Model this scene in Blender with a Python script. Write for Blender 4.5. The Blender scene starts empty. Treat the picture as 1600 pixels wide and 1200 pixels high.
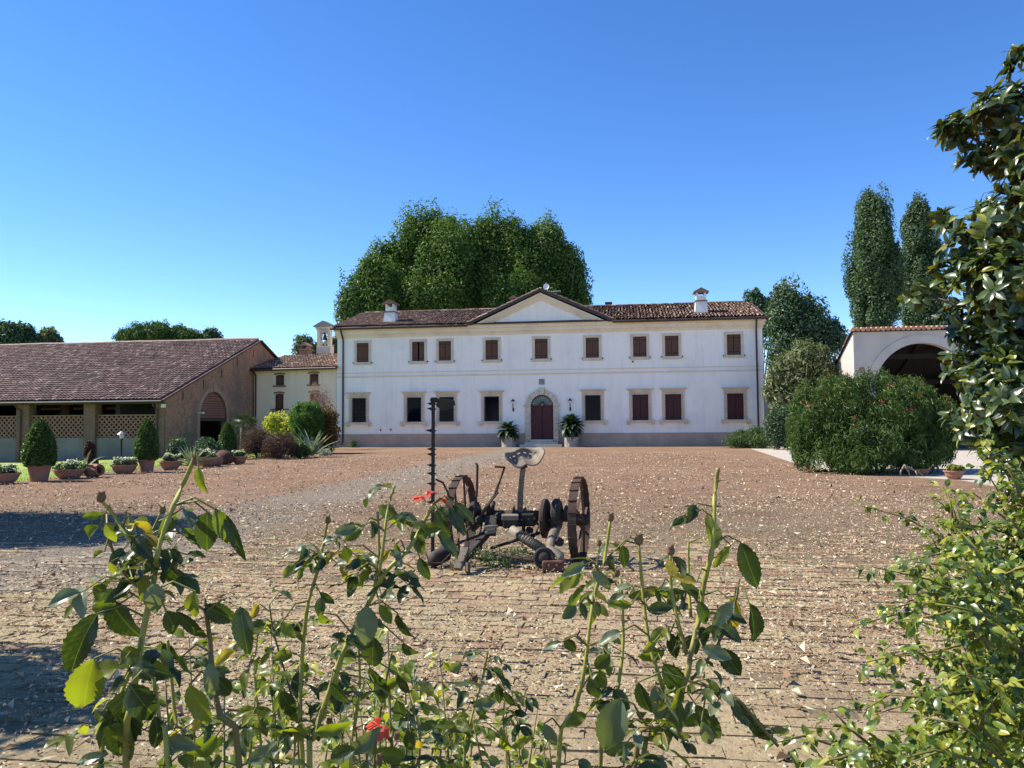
import bpy, math, random
import numpy as np
from mathutils import Vector, Matrix
from mathutils.geometry import tessellate_polygon

R = math.radians
S = bpy.context.scene
COL = S.collection

# ------------------------------------------------------------------ camera
EYE = Vector((0.0, 0.0, 1.6))
FPX = 1200.0                      # focal length in units of a 1600 px wide frame
cd = bpy.data.cameras.new('camera')
cam = bpy.data.objects.new('camera', cd)
COL.objects.link(cam)
cd.sensor_fit = 'HORIZONTAL'
cd.sensor_width = 36.0
cd.lens = 36.0 * FPX / 1600.0
cd.clip_start = 0.05
cd.clip_end = 3000.0
CROT = (Matrix.Rotation(R(90 + 2.84), 3, 'X') @ Matrix.Rotation(R(-0.43), 3, 'Z'))
cam.matrix_world = Matrix.Translation(EYE) @ CROT.to_4x4()
S.camera = cam

# ------------------------------------------------------------------ light
SUN_AZ, SUN_EL = 11.0, 46.0       # degrees behind the left-hand side, height
sv = Vector((-math.cos(R(SUN_AZ)) * math.cos(R(SUN_EL)),
             math.sin(R(SUN_AZ)) * math.cos(R(SUN_EL)), math.sin(R(SUN_EL))))
W = bpy.data.worlds.new('World')
S.world = W
W.use_nodes = True
wn = W.node_tree
sky = wn.nodes.new('ShaderNodeTexSky')
sky.sky_type = 'NISHITA'
sky.sun_disc = False
sky.sun_elevation = R(SUN_EL)
sky.sun_rotation = math.atan2(sv.x, sv.y)
sky.air_density = 0.7
sky.dust_density = 0.0
sky.ozone_density = 2.0
sky.altitude = 50
bg = wn.nodes['Background']
bg.inputs['Strength'].default_value = 0.138
hs = wn.nodes.new('ShaderNodeHueSaturation')
hs.inputs['Saturation'].default_value = 1.26
hs.inputs['Hue'].default_value = 0.507
wn.links.new(sky.outputs[0], hs.inputs['Color'])
wn.links.new(hs.outputs[0], bg.inputs['Color'])
sl = bpy.data.lights.new('sun', 'SUN')
sl.energy = 5.0
sl.angle = R(0.53)
sl.color = (1.0, 0.93, 0.82)
so = bpy.data.objects.new('sun', sl)
COL.objects.link(so)
so.rotation_euler = (-sv).to_track_quat('-Z', 'Y').to_euler()
S.view_settings.view_transform = 'Standard'
S.view_settings.look = 'None'
S.view_settings.gamma = 1
S.view_settings.use_curve_mapping = False
S.view_settings.exposure = 0.92
S.render.engine = 'CYCLES'
S.cycles.max_bounces = 6
S.cycles.transparent_max_bounces = 6
S.cycles.use_denoising = True


# ------------------------------------------------------------------ photo geometry
def ray(px, py):
    d = Vector(((px - 800) / FPX, -(py - 600) / FPX, -1.0))
    return CROT @ d


def at(px, py, z):
    """world point on the sight line at the forward distance z"""
    d = ray(px, py)
    return EYE + d * (z / d.y)


def gr(px, py, h=0.0):
    """world point where the sight line meets level h"""
    d = ray(px, py)
    return EYE + d * ((h - EYE.z) / d.z)


class Frame:
    """upright local frame: x along a facade, y into depth, z up"""
    def __init__(self, o, ang):
        self.o = Vector(o)
        self.ang = ang
        self.M = Matrix.Translation(self.o) @ Matrix.Rotation(ang, 4, 'Z')
        self.I = self.M.inverted()

    def px(self, px, py, y=0.0):
        a = self.I @ EYE
        d = self.I.to_3x3() @ ray(px, py)
        t = (y - a.y) / d.y
        return a + d * t

    def side(self, px, py, x=0.0):
        a = self.I @ EYE
        d = self.I.to_3x3() @ ray(px, py)
        t = (x - a.x) / d.x
        return a + d * t


# ------------------------------------------------------------------ mesh helpers
def link(o, parent=None):
    COL.objects.link(o)
    if parent is not None:
        o.parent = parent
    return o


def tag(o, label=None, cat=None, group=None, kind=None):
    if label: o['label'] = label
    if cat: o['category'] = cat
    if group: o['group'] = group
    if kind: o['kind'] = kind
    return o


def thing(name, label, cat, loc=(0, 0, 0), rotz=0.0, group=None):
    o = bpy.data.objects.new(name, None)
    o.empty_display_size = 0.2
    o.location = loc
    o.rotation_euler = (0, 0, rotz)
    link(o)
    return tag(o, label, cat, group)


def obj(name, me, parent=None, mat=None):
    o = bpy.data.objects.new(name, me)
    if mat is not None and len(me.materials) == 0:
        me.materials.append(mat)
    return link(o, parent)


def npmesh(name, v, f, mat=None, tint=None, smooth=False):
    """v (N,3), f (M,k) arrays of one face size"""
    v = np.asarray(v, dtype=np.float32)
    f = np.asarray(f, dtype=np.int32)
    me = bpy.data.meshes.new(name)
    me.vertices.add(len(v))
    me.vertices.foreach_set('co', v.ravel())
    m, k = f.shape
    me.loops.add(m * k)
    me.loops.foreach_set('vertex_index', f.ravel())
    me.polygons.add(m)
    me.polygons.foreach_set('loop_start', np.arange(0, m * k, k, dtype=np.int32))
    me.polygons.foreach_set('use_smooth', np.full(m, bool(smooth)))
    if tint is not None:
        a = me.attributes.new('tint', 'FLOAT', 'FACE')
        a.data.foreach_set('value', np.asarray(tint, dtype=np.float32))
    if mat is not None:
        me.materials.append(mat)
    me.update(calc_edges=True)
    me.validate()
    return me


class MB:
    def __init__(self):
        self.v, self.f, self.t = [], [], []

    def face(self, *pts, t=0.5):
        b = len(self.v)
        self.v += [tuple(p) for p in pts]
        self.f.append(tuple(range(b, b + len(pts))))
        self.t.append(t)
        return self

    def box(self, x0, x1, y0, y1, z0, z1, M=None, t=0.5):
        b = len(self.v)
        c = [(x0, y0, z0), (x1, y0, z0), (x1, y1, z0), (x0, y1, z0),
             (x0, y0, z1), (x1, y0, z1), (x1, y1, z1), (x0, y1, z1)]
        if M is not None:
            c = [tuple(M @ Vector(p)) for p in c]
        self.v += c
        for q in ((3, 2, 1, 0), (4, 5, 6, 7), (0, 1, 5, 4), (1, 2, 6, 5), (2, 3, 7, 6), (3, 0, 4, 7)):
            self.f.append(tuple(b + i for i in q))
            self.t.append(t)
        return self

    def bar(self, p0, p1, w, h, roll=0.0):
        """rectangular bar from p0 to p1"""
        p0, p1 = Vector(p0), Vector(p1)
        d = p1 - p0
        L = d.length
        q = d.to_track_quat('Y', 'Z').to_matrix().to_4x4()
        M = Matrix.Translation(p0) @ q @ Matrix.Rotation(roll, 4, 'Y')
        return self.box(-w / 2, w / 2, 0, L, -h / 2, h / 2, M)

    def tube(self, pts, rad, n=8, cap=True, t=0.5):
        pts = [Vector(p) for p in pts]
        if not hasattr(rad, '__len__'):
            rad = [rad] * len(pts)
        b = len(self.v)
        up = Vector((0.31, 0.17, 0.93)).normalized()
        for i, p in enumerate(pts):
            d = (pts[min(i + 1, len(pts) - 1)] - pts[max(i - 1, 0)])
            if d.length < 1e-9:
                d = Vector((0, 0, 1))
            d.normalize()
            s = d.cross(up)
            if s.length < 0.05:
                s = d.cross(Vector((1, 0, 0)))
            s.normalize()
            w = s.cross(d)
            for k in range(n):
                a = 2 * math.pi * k / n
                self.v.append(tuple(p + (s * math.cos(a) + w * math.sin(a)) * rad[i]))
        for i in range(len(pts) - 1):
            for k in range(n):
                a0 = b + i * n + k
                a1 = b + i * n + (k + 1) % n
                self.f.append((a0, a1, a1 + n, a0 + n))
                self.t.append(t)
        if cap:
            self.f.append(tuple(b + k for k in range(n)))
            e = b + (len(pts) - 1) * n
            self.f.append(tuple(e + n - 1 - k for k in range(n)))
            self.t += [t, t]
        return self

    def lathe(self, prof, n=24, c=(0, 0, 0), M=None, t=0.5, wob=0.0):
        b = len(self.v)
        for (r, z) in prof:
            for k in range(n):
                a = 2 * math.pi * k / n
                q = r * (1 + wob * math.sin(3 * a + z * 9))
                p = Vector((c[0] + q * math.cos(a), c[1] + q * math.sin(a), c[2] + z))
                self.v.append(tuple(M @ p if M is not None else p))
        for i in range(len(prof) - 1):
            for k in range(n):
                a0 = b + i * n + k
                a1 = b + i * n + (k + 1) % n
                self.f.append((a0, a1, a1 + n, a0 + n))
                self.t.append(t)
        return self

    def prism(self, loop, y0, y1, holes=(), M=None, t=0.5):
        """loop of (x, z) with holes, thick from y0 to y1"""
        loops = [list(loop)] + [list(h) for h in holes]
        tris = tessellate_polygon([[Vector((p[0], p[1], 0)) for p in l] for l in loops])
        flat = [p for l in loops for p in l]
        n = len(flat)
        b = len(self.v)
        T = (lambda p: tuple(M @ Vector(p))) if M is not None else (lambda p: p)
        self.v += [T((p[0], y0, p[1])) for p in flat] + [T((p[0], y1, p[1])) for p in flat]
        for tr in tris:
            self.f.append(tuple(b + i for i in tr))
            self.f.append(tuple(b + n + i for i in reversed(tr)))
            self.t += [t, t]
        k = 0
        for l in loops:
            m = len(l)
            for i in range(m):
                i0, i1 = b + k + i, b + k + (i + 1) % m
                self.f.append((i0, i1, i1 + n, i0 + n))
                self.t.append(t)
            k += m
        return self

    def mesh(self, name, mat=None, smooth=False, fix=True):
        me = bpy.data.meshes.new(name)
        me.from_pydata(self.v, [], self.f)
        a = me.attributes.new('tint', 'FLOAT', 'FACE')
        a.data.foreach_set('value', np.asarray(self.t, dtype=np.float32))
        if fix:
            import bmesh
            bm = bmesh.new()
            bm.from_mesh(me)
            bmesh.ops.recalc_face_normals(bm, faces=bm.faces)
            bm.to_mesh(me)
            bm.free()
        if smooth:
            for p in me.polygons:
                p.use_smooth = True
        if mat is not None:
            me.materials.append(mat)
        return me

    def build(self, name, mat, parent=None, smooth=False, bevel=0.0, fix=True):
        o = obj(name, self.mesh(name, mat, smooth, fix), parent)
        if bevel:
            m = o.modifiers.new('bevel', 'BEVEL')
            m.width = bevel
            m.segments = 2
            m.limit_method = 'ANGLE'
        return o


def arc(cx, cz, r, a0, a1, n):
    return [(cx + r * math.cos(R(a0 + (a1 - a0) * i / n)), cz + r * math.sin(R(a0 + (a1 - a0) * i / n)))
            for i in range(n + 1)]


def rect(x0, x1, z0, z1):
    return [(x0, z0), (x1, z0), (x1, z1), (x0, z1)]


# ------------------------------------------------------------------ materials
def nt(name):
    m = bpy.data.materials.new(name)
    m.use_nodes = True
    t = m.node_tree
    return m, t, t.nodes['Principled BSDF']


def node(t, typ, **kw):
    n = t.nodes.new(typ)
    for k, v in kw.items():
        setattr(n, k, v)
    return n


def noise(t, vec, scale, detail=5, rough=0.6):
    n = node(t, 'ShaderNodeTexNoise')
    n.inputs['Scale'].default_value = scale
    n.inputs['Detail'].default_value = detail
    n.inputs['Roughness'].default_value = rough
    t.links.new(vec, n.inputs['Vector'])
    return n.outputs['Fac']


def ramp(t, fac, stops):
    n = node(t, 'ShaderNodeValToRGB')
    e = n.color_ramp.elements
    while len(e) < len(stops):
        e.new(0.5)
    for i, (p, c) in enumerate(stops):
        e[i].position = p
        e[i].color = c if hasattr(c, '__len__') and len(c) == 4 else ((*c, 1) if hasattr(c, '__len__') else (c, c, c, 1))
    t.links.new(fac, n.inputs['Fac'])
    return n.outputs['Color']


def mix(t, fac, a, b, mode='MIX'):
    n = node(t, 'ShaderNodeMix', data_type='RGBA', blend_type=mode)
    for sock, val in ((n.inputs[0], fac), (n.inputs[6], a), (n.inputs[7], b)):
        if hasattr(val, 'is_linked') or isinstance(val, bpy.types.NodeSocket):
            t.links.new(val, sock)
        elif hasattr(val, '__len__'):
            sock.default_value = (*val, 1) if len(val) == 3 else val
        else:
            sock.default_value = val
    return n.outputs[2]


def math_(t, op, a, b=0.0, c=None, clamp=False):
    n = node(t, 'ShaderNodeMath', operation=op, use_clamp=clamp)
    for i, val in enumerate((a, b, c)):
        if val is None:
            continue
        if isinstance(val, bpy.types.NodeSocket):
            t.links.new(val, n.inputs[i])
        else:
            n.inputs[i].default_value = val
    return n.outputs[0]


def bump(t, b, height, strength, dist=0.02):
    n = node(t, 'ShaderNodeBump')
    n.inputs['Strength'].default_value = strength
    n.inputs['Distance'].default_value = dist
    t.links.new(height, n.inputs['Height'])
    t.links.new(n.outputs[0], b.inputs['Normal'])


def mk(name, c1, c2=None, scale=3.0, rough=0.85, bmp=0.0, bscale=30.0, bdist=0.02, metal=0.0, spec=0.3,
       stain=None, sscale=0.7, samt=0.5, tint=None, rnd=None, stretch=None, streak=None):
    """two-tone noisy surface; tint: colours spread over the face attribute; rnd: over objects"""
    m, t, b = nt(name)
    tc = node(t, 'ShaderNodeTexCoord')
    vec = tc.outputs['Object']
    if stretch:
        mp = node(t, 'ShaderNodeMapping')
        mp.inputs['Scale'].default_value = stretch
        t.links.new(vec, mp.inputs['Vector'])
        vec = mp.outputs[0]
    c2 = c2 or tuple(x * 0.8 for x in c1)
    f = noise(t, vec, scale)
    col = ramp(t, f, [(0.35, c1), (0.65, c2)])
    if tint:
        at_ = node(t, 'ShaderNodeAttribute', attribute_name='tint')
        tcol = ramp(t, at_.outputs['Fac'], tint)
        col = mix(t, 0.55, col, tcol)
    if rnd:
        oi = node(t, 'ShaderNodeObjectInfo')
        rcol = ramp(t, oi.outputs['Random'], rnd)
        col = mix(t, 0.5, col, rcol)
    if stain:
        g = noise(t, tc.outputs['Object'], sscale, 8, 0.7)
        g = ramp(t, g, [(0.5, 0.0), (0.68, 1.0)])
        g = math_(t, 'MULTIPLY', g, samt)
        col = mix(t, g, col, stain)
    if streak:
        mp2 = node(t, 'ShaderNodeMapping')
        mp2.inputs['Scale'].default_value = (2.6, 2.6, 0.22)
        t.links.new(tc.outputs['Object'], mp2.inputs['Vector'])
        g = noise(t, mp2.outputs[0], 1.0, 8, 0.75)
        col = mix(t, ramp(t, g, [(0.50, 0.0), (0.78, 0.75)]), col, streak)
    t.links.new(col, b.inputs['Base Color'])
    b.inputs['Roughness'].default_value = rough
    b.inputs['Metallic'].default_value = metal
    b.inputs['Specular IOR Level'].default_value = spec
    if bmp:
        h = noise(t, vec, bscale, 6, 0.65)
        bump(t, b, h, bmp, bdist)
    return m


def leafmat(name, stops, transl=0.35, rough=0.45, spec=0.4, src='attr', tcol=None, veins=False):
    m, t, b = nt(name)
    if src == 'attr':
        a = node(t, 'ShaderNodeAttribute', attribute_name='tint')
        fac = a.outputs['Fac']
    else:
        a = node(t, 'ShaderNodeObjectInfo')
        fac = a.outputs['Random']
    col = ramp(t, fac, stops)
    tc = node(t, 'ShaderNodeTexCoord')
    if veins:
        xyz = node(t, 'ShaderNodeSeparateXYZ')
        t.links.new(tc.outputs['Object'], xyz.inputs[0])
        ax = math_(t, 'ABSOLUTE', xyz.outputs[0])
        w = math_(t, 'SINE', math_(t, 'MULTIPLY', math_(t, 'SUBTRACT', xyz.outputs[1], math_(t, 'MULTIPLY', ax, 0.8)), 62.0))
        w = math_(t, 'GREATER_THAN', w, 0.86)
        mid = math_(t, 'LESS_THAN', ax, 0.012)
        v = math_(t, 'MAXIMUM', math_(t, 'MULTIPLY', w, 0.10), math_(t, 'MULTIPLY', mid, 0.40))
        col = mix(t, v, col, (0.20, 0.26, 0.07))
        h = noise(t, tc.outputs['Object'], 9.0, 3)
        col = mix(t, math_(t, 'MULTIPLY', ramp(t, h, [(0.55, 0.0), (0.75, 1.0)]), 0.45), col, (0.13, 0.12, 0.035))
        bump(t, b, w, 0.12, 0.02)
    t.links.new(col, b.inputs['Base Color'])
    b.inputs['Roughness'].default_value = rough
    b.inputs['Specular IOR Level'].default_value = spec
    if transl > 0:
        tr = node(t, 'ShaderNodeBsdfTranslucent')
        t.links.new(mix(t, 1.0, col, tcol or (1.5, 1.6, 0.5), 'MULTIPLY'), tr.inputs['Color'])
        ms = node(t, 'ShaderNodeMixShader')
        ms.inputs[0].default_value = transl
        t.links.new(b.outputs[0], ms.inputs[1])
        t.links.new(tr.outputs[0], ms.inputs[2])
        t.links.new(ms.outputs[0], t.nodes['Material Output'].inputs['Surface'])
    return m


# ------------------------------------------------------------------ foliage
def leaf_cloud(cen, rad, n, size, aspect=0.55, seed=0, shell=0.35, out=0.6, up=0.25, droop=0.0, var=0.35, hang=None):
    """n diamond leaves in each ellipsoidal clump -> verts, quads, tint"""
    g = np.random.default_rng(seed)
    cen = np.asarray(cen, float)
    rad = np.asarray(rad, float)
    if rad.ndim == 1:
        rad = np.repeat(rad[None, :], len(cen), 0) if rad.shape[0] == 3 and len(cen) != 3 else np.repeat(rad[:, None], 3, 1)
    K = len(cen)
    idx = np.repeat(np.arange(K), n)
    N = len(idx)
    d = g.normal(size=(N, 3))
    d /= np.linalg.norm(d, axis=1, keepdims=True)
    r = g.random(N) ** shell
    p = cen[idx] + d * rad[idx] * r[:, None]
    nrm = d * out + g.normal(size=(N, 3)) * 0.55
    nrm[:, 2] += up
    nrm /= np.linalg.norm(nrm, axis=1, keepdims=True)
    a = g.normal(size=(N, 3))
    if hang is not None:
        a = a * 0.45 + np.asarray(hang)
    tdir = a - nrm * np.sum(a * nrm, 1, keepdims=True)
    tdir /= np.linalg.norm(tdir, axis=1, keepdims=True) + 1e-9
    sdir = np.cross(tdir, nrm)
    L = size * (1 + var * g.normal(size=N)).clip(0.4, 1.8)
    Wd = L * aspect * 0.5
    v = np.empty((N, 4, 3))
    v[:, 0] = p - tdir * (L * 0.5)[:, None]
    v[:, 1] = p + sdir * Wd[:, None] + nrm * (Wd * 0.25)[:, None]
    v[:, 2] = p + tdir * (L * 0.5)[:, None] - nrm * (L * 0.12)[:, None]
    v[:, 3] = p - sdir * Wd[:, None] + nrm * (Wd * 0.25)[:, None]
    f = np.arange(N * 4).reshape(N, 4)
    ct = g.random(K)
    tint = (0.3 * ct[idx] + 0.7 * g.random(N))
    return v.reshape(-1, 3), f, tint


def clumps(lobes, k, rr, seed, lo=0.72, hi=1.0, bottom=-0.7, stretch=1.25):
    """clump centres on the shells of lobes [(c, r3)], share by area"""
    g = np.random.default_rng(seed)
    area = np.array([l[1][0] * l[1][2] for l in lobes], float)
    cnt = np.maximum(1, (k * area / area.sum()).astype(int))
    C, Q = [], []
    for (c, r), m in zip(lobes, cnt):
        c, r = np.array(c, float), np.array(r, float)
        j = 0
        while j < m:
            d = g.normal(size=3)
            d /= np.linalg.norm(d)
            if d[2] < bottom:
                continue
            q = rr * g.uniform(0.65, 1.3)
            C.append(c + d * (r - q * 0.5).clip(0.01) * g.uniform(lo, hi))
            Q.append((q, q, q * stretch * g.uniform(0.85, 1.3)))
            j += 1
    return np.array(C), np.array(Q)


def cat_clouds(*cl):
    vs, fs, ts, b = [], [], [], 0
    for v, f, t in cl:
        vs.append(v); fs.append(f + b); ts.append(t)
        b += len(v)
    return np.concatenate(vs), np.concatenate(fs), np.concatenate(ts)


def cloud_obj(name, cl, mat, parent, org=(0, 0, 0)):
    v, f, t = cl
    return obj(name, npmesh(name, np.asarray(v) - np.array(org), f, mat, t), parent)
# ------------------------------------------------------------------ palette
M = {}
M['villa_wall'] = mk('villa_plaster', (0.92, 0.855, 0.76), (0.88, 0.815, 0.725), 0.5, 0.9, 0.08, 60, 0.01,
                     stain=(0.66, 0.64, 0.61), sscale=0.35, samt=0.5, stretch=(1, 1, 0.4), streak=(0.66, 0.63, 0.58))
M['stone'] = mk('cream_stone', (0.68, 0.57, 0.43), (0.57, 0.47, 0.35), 2.5, 0.85, 0.15, 50, 0.01,
                stain=(0.36, 0.32, 0.25), sscale=2.0, samt=0.5)
M['cornice'] = mk('cream_cornice', (0.80, 0.68, 0.51), (0.74, 0.62, 0.46), 1.2, 0.88, 0.05, 60, 0.01,
                  stain=(0.52, 0.44, 0.32), sscale=1.0, samt=0.5)
M['plinth'] = mk('plinth_render', (0.50, 0.37, 0.27), (0.41, 0.30, 0.225), 1.4, 0.95, 0.4, 14, 0.03,
                 stain=(0.30, 0.25, 0.22), sscale=0.8, samt=0.6)
M['pipe'] = mk('brown_sheet_metal', (0.045, 0.028, 0.025), (0.06, 0.035, 0.03), 4, 0.5, spec=0.4)
M['shutter'] = mk('brown_shutter_wood', (0.15, 0.070, 0.045), (0.105, 0.05, 0.034), 5, 0.7, 0.2, 40, 0.01, stretch=(6, 6, 0.6))
M['shutter_dark'] = mk('dark_red_shutter_wood', (0.085, 0.022, 0.022), (0.06, 0.016, 0.018), 4, 0.6, 0.2, 40, 0.01, stretch=(6, 6, 0.6))
M['door'] = mk('dark_red_door_wood', (0.095, 0.026, 0.027), (0.065, 0.02, 0.022), 4, 0.6, 0.2, 30, 0.01, stretch=(0.6, 4, 6))
M['iron'] = mk('black_iron', (0.018, 0.018, 0.02), (0.03, 0.028, 0.028), 9, 0.6)
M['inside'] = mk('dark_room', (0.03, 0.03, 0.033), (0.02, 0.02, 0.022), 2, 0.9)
M['white'] = mk('white_plaster', (0.74, 0.73, 0.70), (0.66, 0.65, 0.62), 2, 0.9, 0.1, 40, 0.01, stain=(0.45, 0.44, 0.42), sscale=2, samt=0.4)
TILE = [(0.0, (0.075, 0.05, 0.042)), (0.3, (0.19, 0.115, 0.088)), (0.65, (0.35, 0.22, 0.16)), (1.0, (0.66, 0.53, 0.42))]
M['tile'] = mk('old_clay_tile', (0.23, 0.145, 0.11), (0.12, 0.08, 0.066), 1.2, 0.9, 0.2, 25, 0.02, tint=TILE,
               stain=(0.10, 0.085, 0.07), sscale=1.3, samt=0.35)
M['tile_grey'] = mk('weathered_clay_tile', (0.20, 0.125, 0.10), (0.115, 0.075, 0.064), 0.5, 0.92, 0.2, 25, 0.02,
                    tint=[(0.0, (0.075, 0.046, 0.04)), (0.4, (0.19, 0.118, 0.098)), (0.8, (0.33, 0.22, 0.18)), (1.0, (0.58, 0.46, 0.38))],
                    stain=(0.10, 0.08, 0.065), sscale=0.5, samt=0.4)
M['tile_new'] = mk('bright_clay_tile', (0.50, 0.25, 0.15), (0.40, 0.20, 0.12), 1.5, 0.9, 0.1, 25, 0.02,
                   tint=[(0.0, (0.34, 0.16, 0.10)), (1.0, (0.62, 0.38, 0.24))])
M['under'] = mk('roof_underlay', (0.10, 0.06, 0.05), (0.07, 0.045, 0.04), 3, 0.95)
M['yellow'] = mk('pale_yellow_plaster', (0.95, 0.75, 0.51), (0.91, 0.70, 0.47), 0.6, 0.92, 0.08, 50, 0.01, stain=(0.70, 0.58, 0.41), sscale=0.5, samt=0.4, streak=(0.66, 0.56, 0.42))
M['shed_wall'] = mk('shed_plaster', (0.50, 0.45, 0.40), (0.43, 0.39, 0.35), 0.8, 0.95, 0.25, 30, 0.01, stain=(0.38, 0.35, 0.32), sscale=0.8, samt=0.6, streak=(0.34, 0.31, 0.28))
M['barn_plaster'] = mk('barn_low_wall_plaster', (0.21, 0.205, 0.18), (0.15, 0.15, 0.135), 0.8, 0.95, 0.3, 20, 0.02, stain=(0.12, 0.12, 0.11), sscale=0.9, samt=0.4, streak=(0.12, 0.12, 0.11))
M['terracotta'] = mk('terracotta', (0.34, 0.155, 0.10), (0.25, 0.12, 0.085), 5, 0.9, 0.15, 40, 0.01, stain=(0.36, 0.28, 0.23), sscale=5, samt=0.6)
M['timber'] = mk('old_timber', (0.10, 0.065, 0.045), (0.06, 0.04, 0.03), 3, 0.9, 0.3, 30, 0.02, stretch=(1, 1, 6))
M['bark'] = mk('bark', (0.16, 0.13, 0.10), (0.09, 0.075, 0.06), 6, 0.95, 0.6, 18, 0.05)


def mkbrick(name, axes, c1, c2, mortar, sc=1.0, bl=0.27, bh=0.075):
    m, t, b = nt(name)
    tc = node(t, 'ShaderNodeTexCoord')
    sp = node(t, 'ShaderNodeSeparateXYZ')
    t.links.new(tc.outputs['Object'], sp.inputs[0])
    cb = node(t, 'ShaderNodeCombineXYZ')
    t.links.new(sp.outputs[axes[0]], cb.inputs[0])
    t.links.new(sp.outputs[axes[1]], cb.inputs[1])
    br = node(t, 'ShaderNodeTexBrick')
    br.inputs['Scale'].default_value = 1.0
    br.inputs['Brick Width'].default_value = bl
    br.inputs['Row Height'].default_value = bh
    br.inputs['Mortar Size'].default_value = 0.008
    br.inputs['Bias'].default_value = -0.2
    br.inputs['Color1'].default_value = (*c1, 1)
    br.inputs['Color2'].default_value = (*c2, 1)
    br.inputs['Mortar'].default_value = (*mortar, 1)
    t.links.new(cb.outputs[0], br.inputs['Vector'])
    n1 = noise(t, tc.outputs['Object'], 0.55, 7, 0.7)
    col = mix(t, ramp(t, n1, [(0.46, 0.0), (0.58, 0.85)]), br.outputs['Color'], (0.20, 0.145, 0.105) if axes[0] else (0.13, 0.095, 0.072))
    n2 = noise(t, tc.outputs['Object'], 3.0, 7, 0.75)
    col = mix(t, ramp(t, n2, [(0.5, 0.0), (0.66, 0.75)]), col, (0.12, 0.08, 0.06))
    t.links.new(col, b.inputs['Base Color'])
    b.inputs['Roughness'].default_value = 0.95
    hh = math_(t, 'ADD', math_(t, 'MULTIPLY', br.outputs['Fac'], -0.6), n2)
    bump(t, b, hh, 0.6, 0.02)
    return m


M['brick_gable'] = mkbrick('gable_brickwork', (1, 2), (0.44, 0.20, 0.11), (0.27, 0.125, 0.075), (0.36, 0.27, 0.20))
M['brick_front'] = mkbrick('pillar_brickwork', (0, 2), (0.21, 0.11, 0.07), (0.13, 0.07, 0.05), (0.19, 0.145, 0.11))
M['lattice'] = mk('lattice_brick', (0.27, 0.155, 0.115), (0.20, 0.12, 0.09), 3, 0.95, 0.2, 30, 0.02)

m, t, b = nt('window_glass')
b.inputs['Base Color'].default_value = (0.003, 0.005, 0.010, 1)
b.inputs['Roughness'].default_value = 0.06
b.inputs['Specular IOR Level'].default_value = 0.06
M['glass'] = m
m, t, b = nt('fanlight_glass')
tc = node(t, 'ShaderNodeTexCoord')
t.links.new(ramp(t, noise(t, tc.outputs['Object'], 3.0), [(0.4, (0.10, 0.15, 0.18)), (0.6, (0.20, 0.27, 0.30))]), b.inputs['Base Color'])
b.inputs['Roughness'].default_value = 0.12
M['fanglass'] = m


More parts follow.
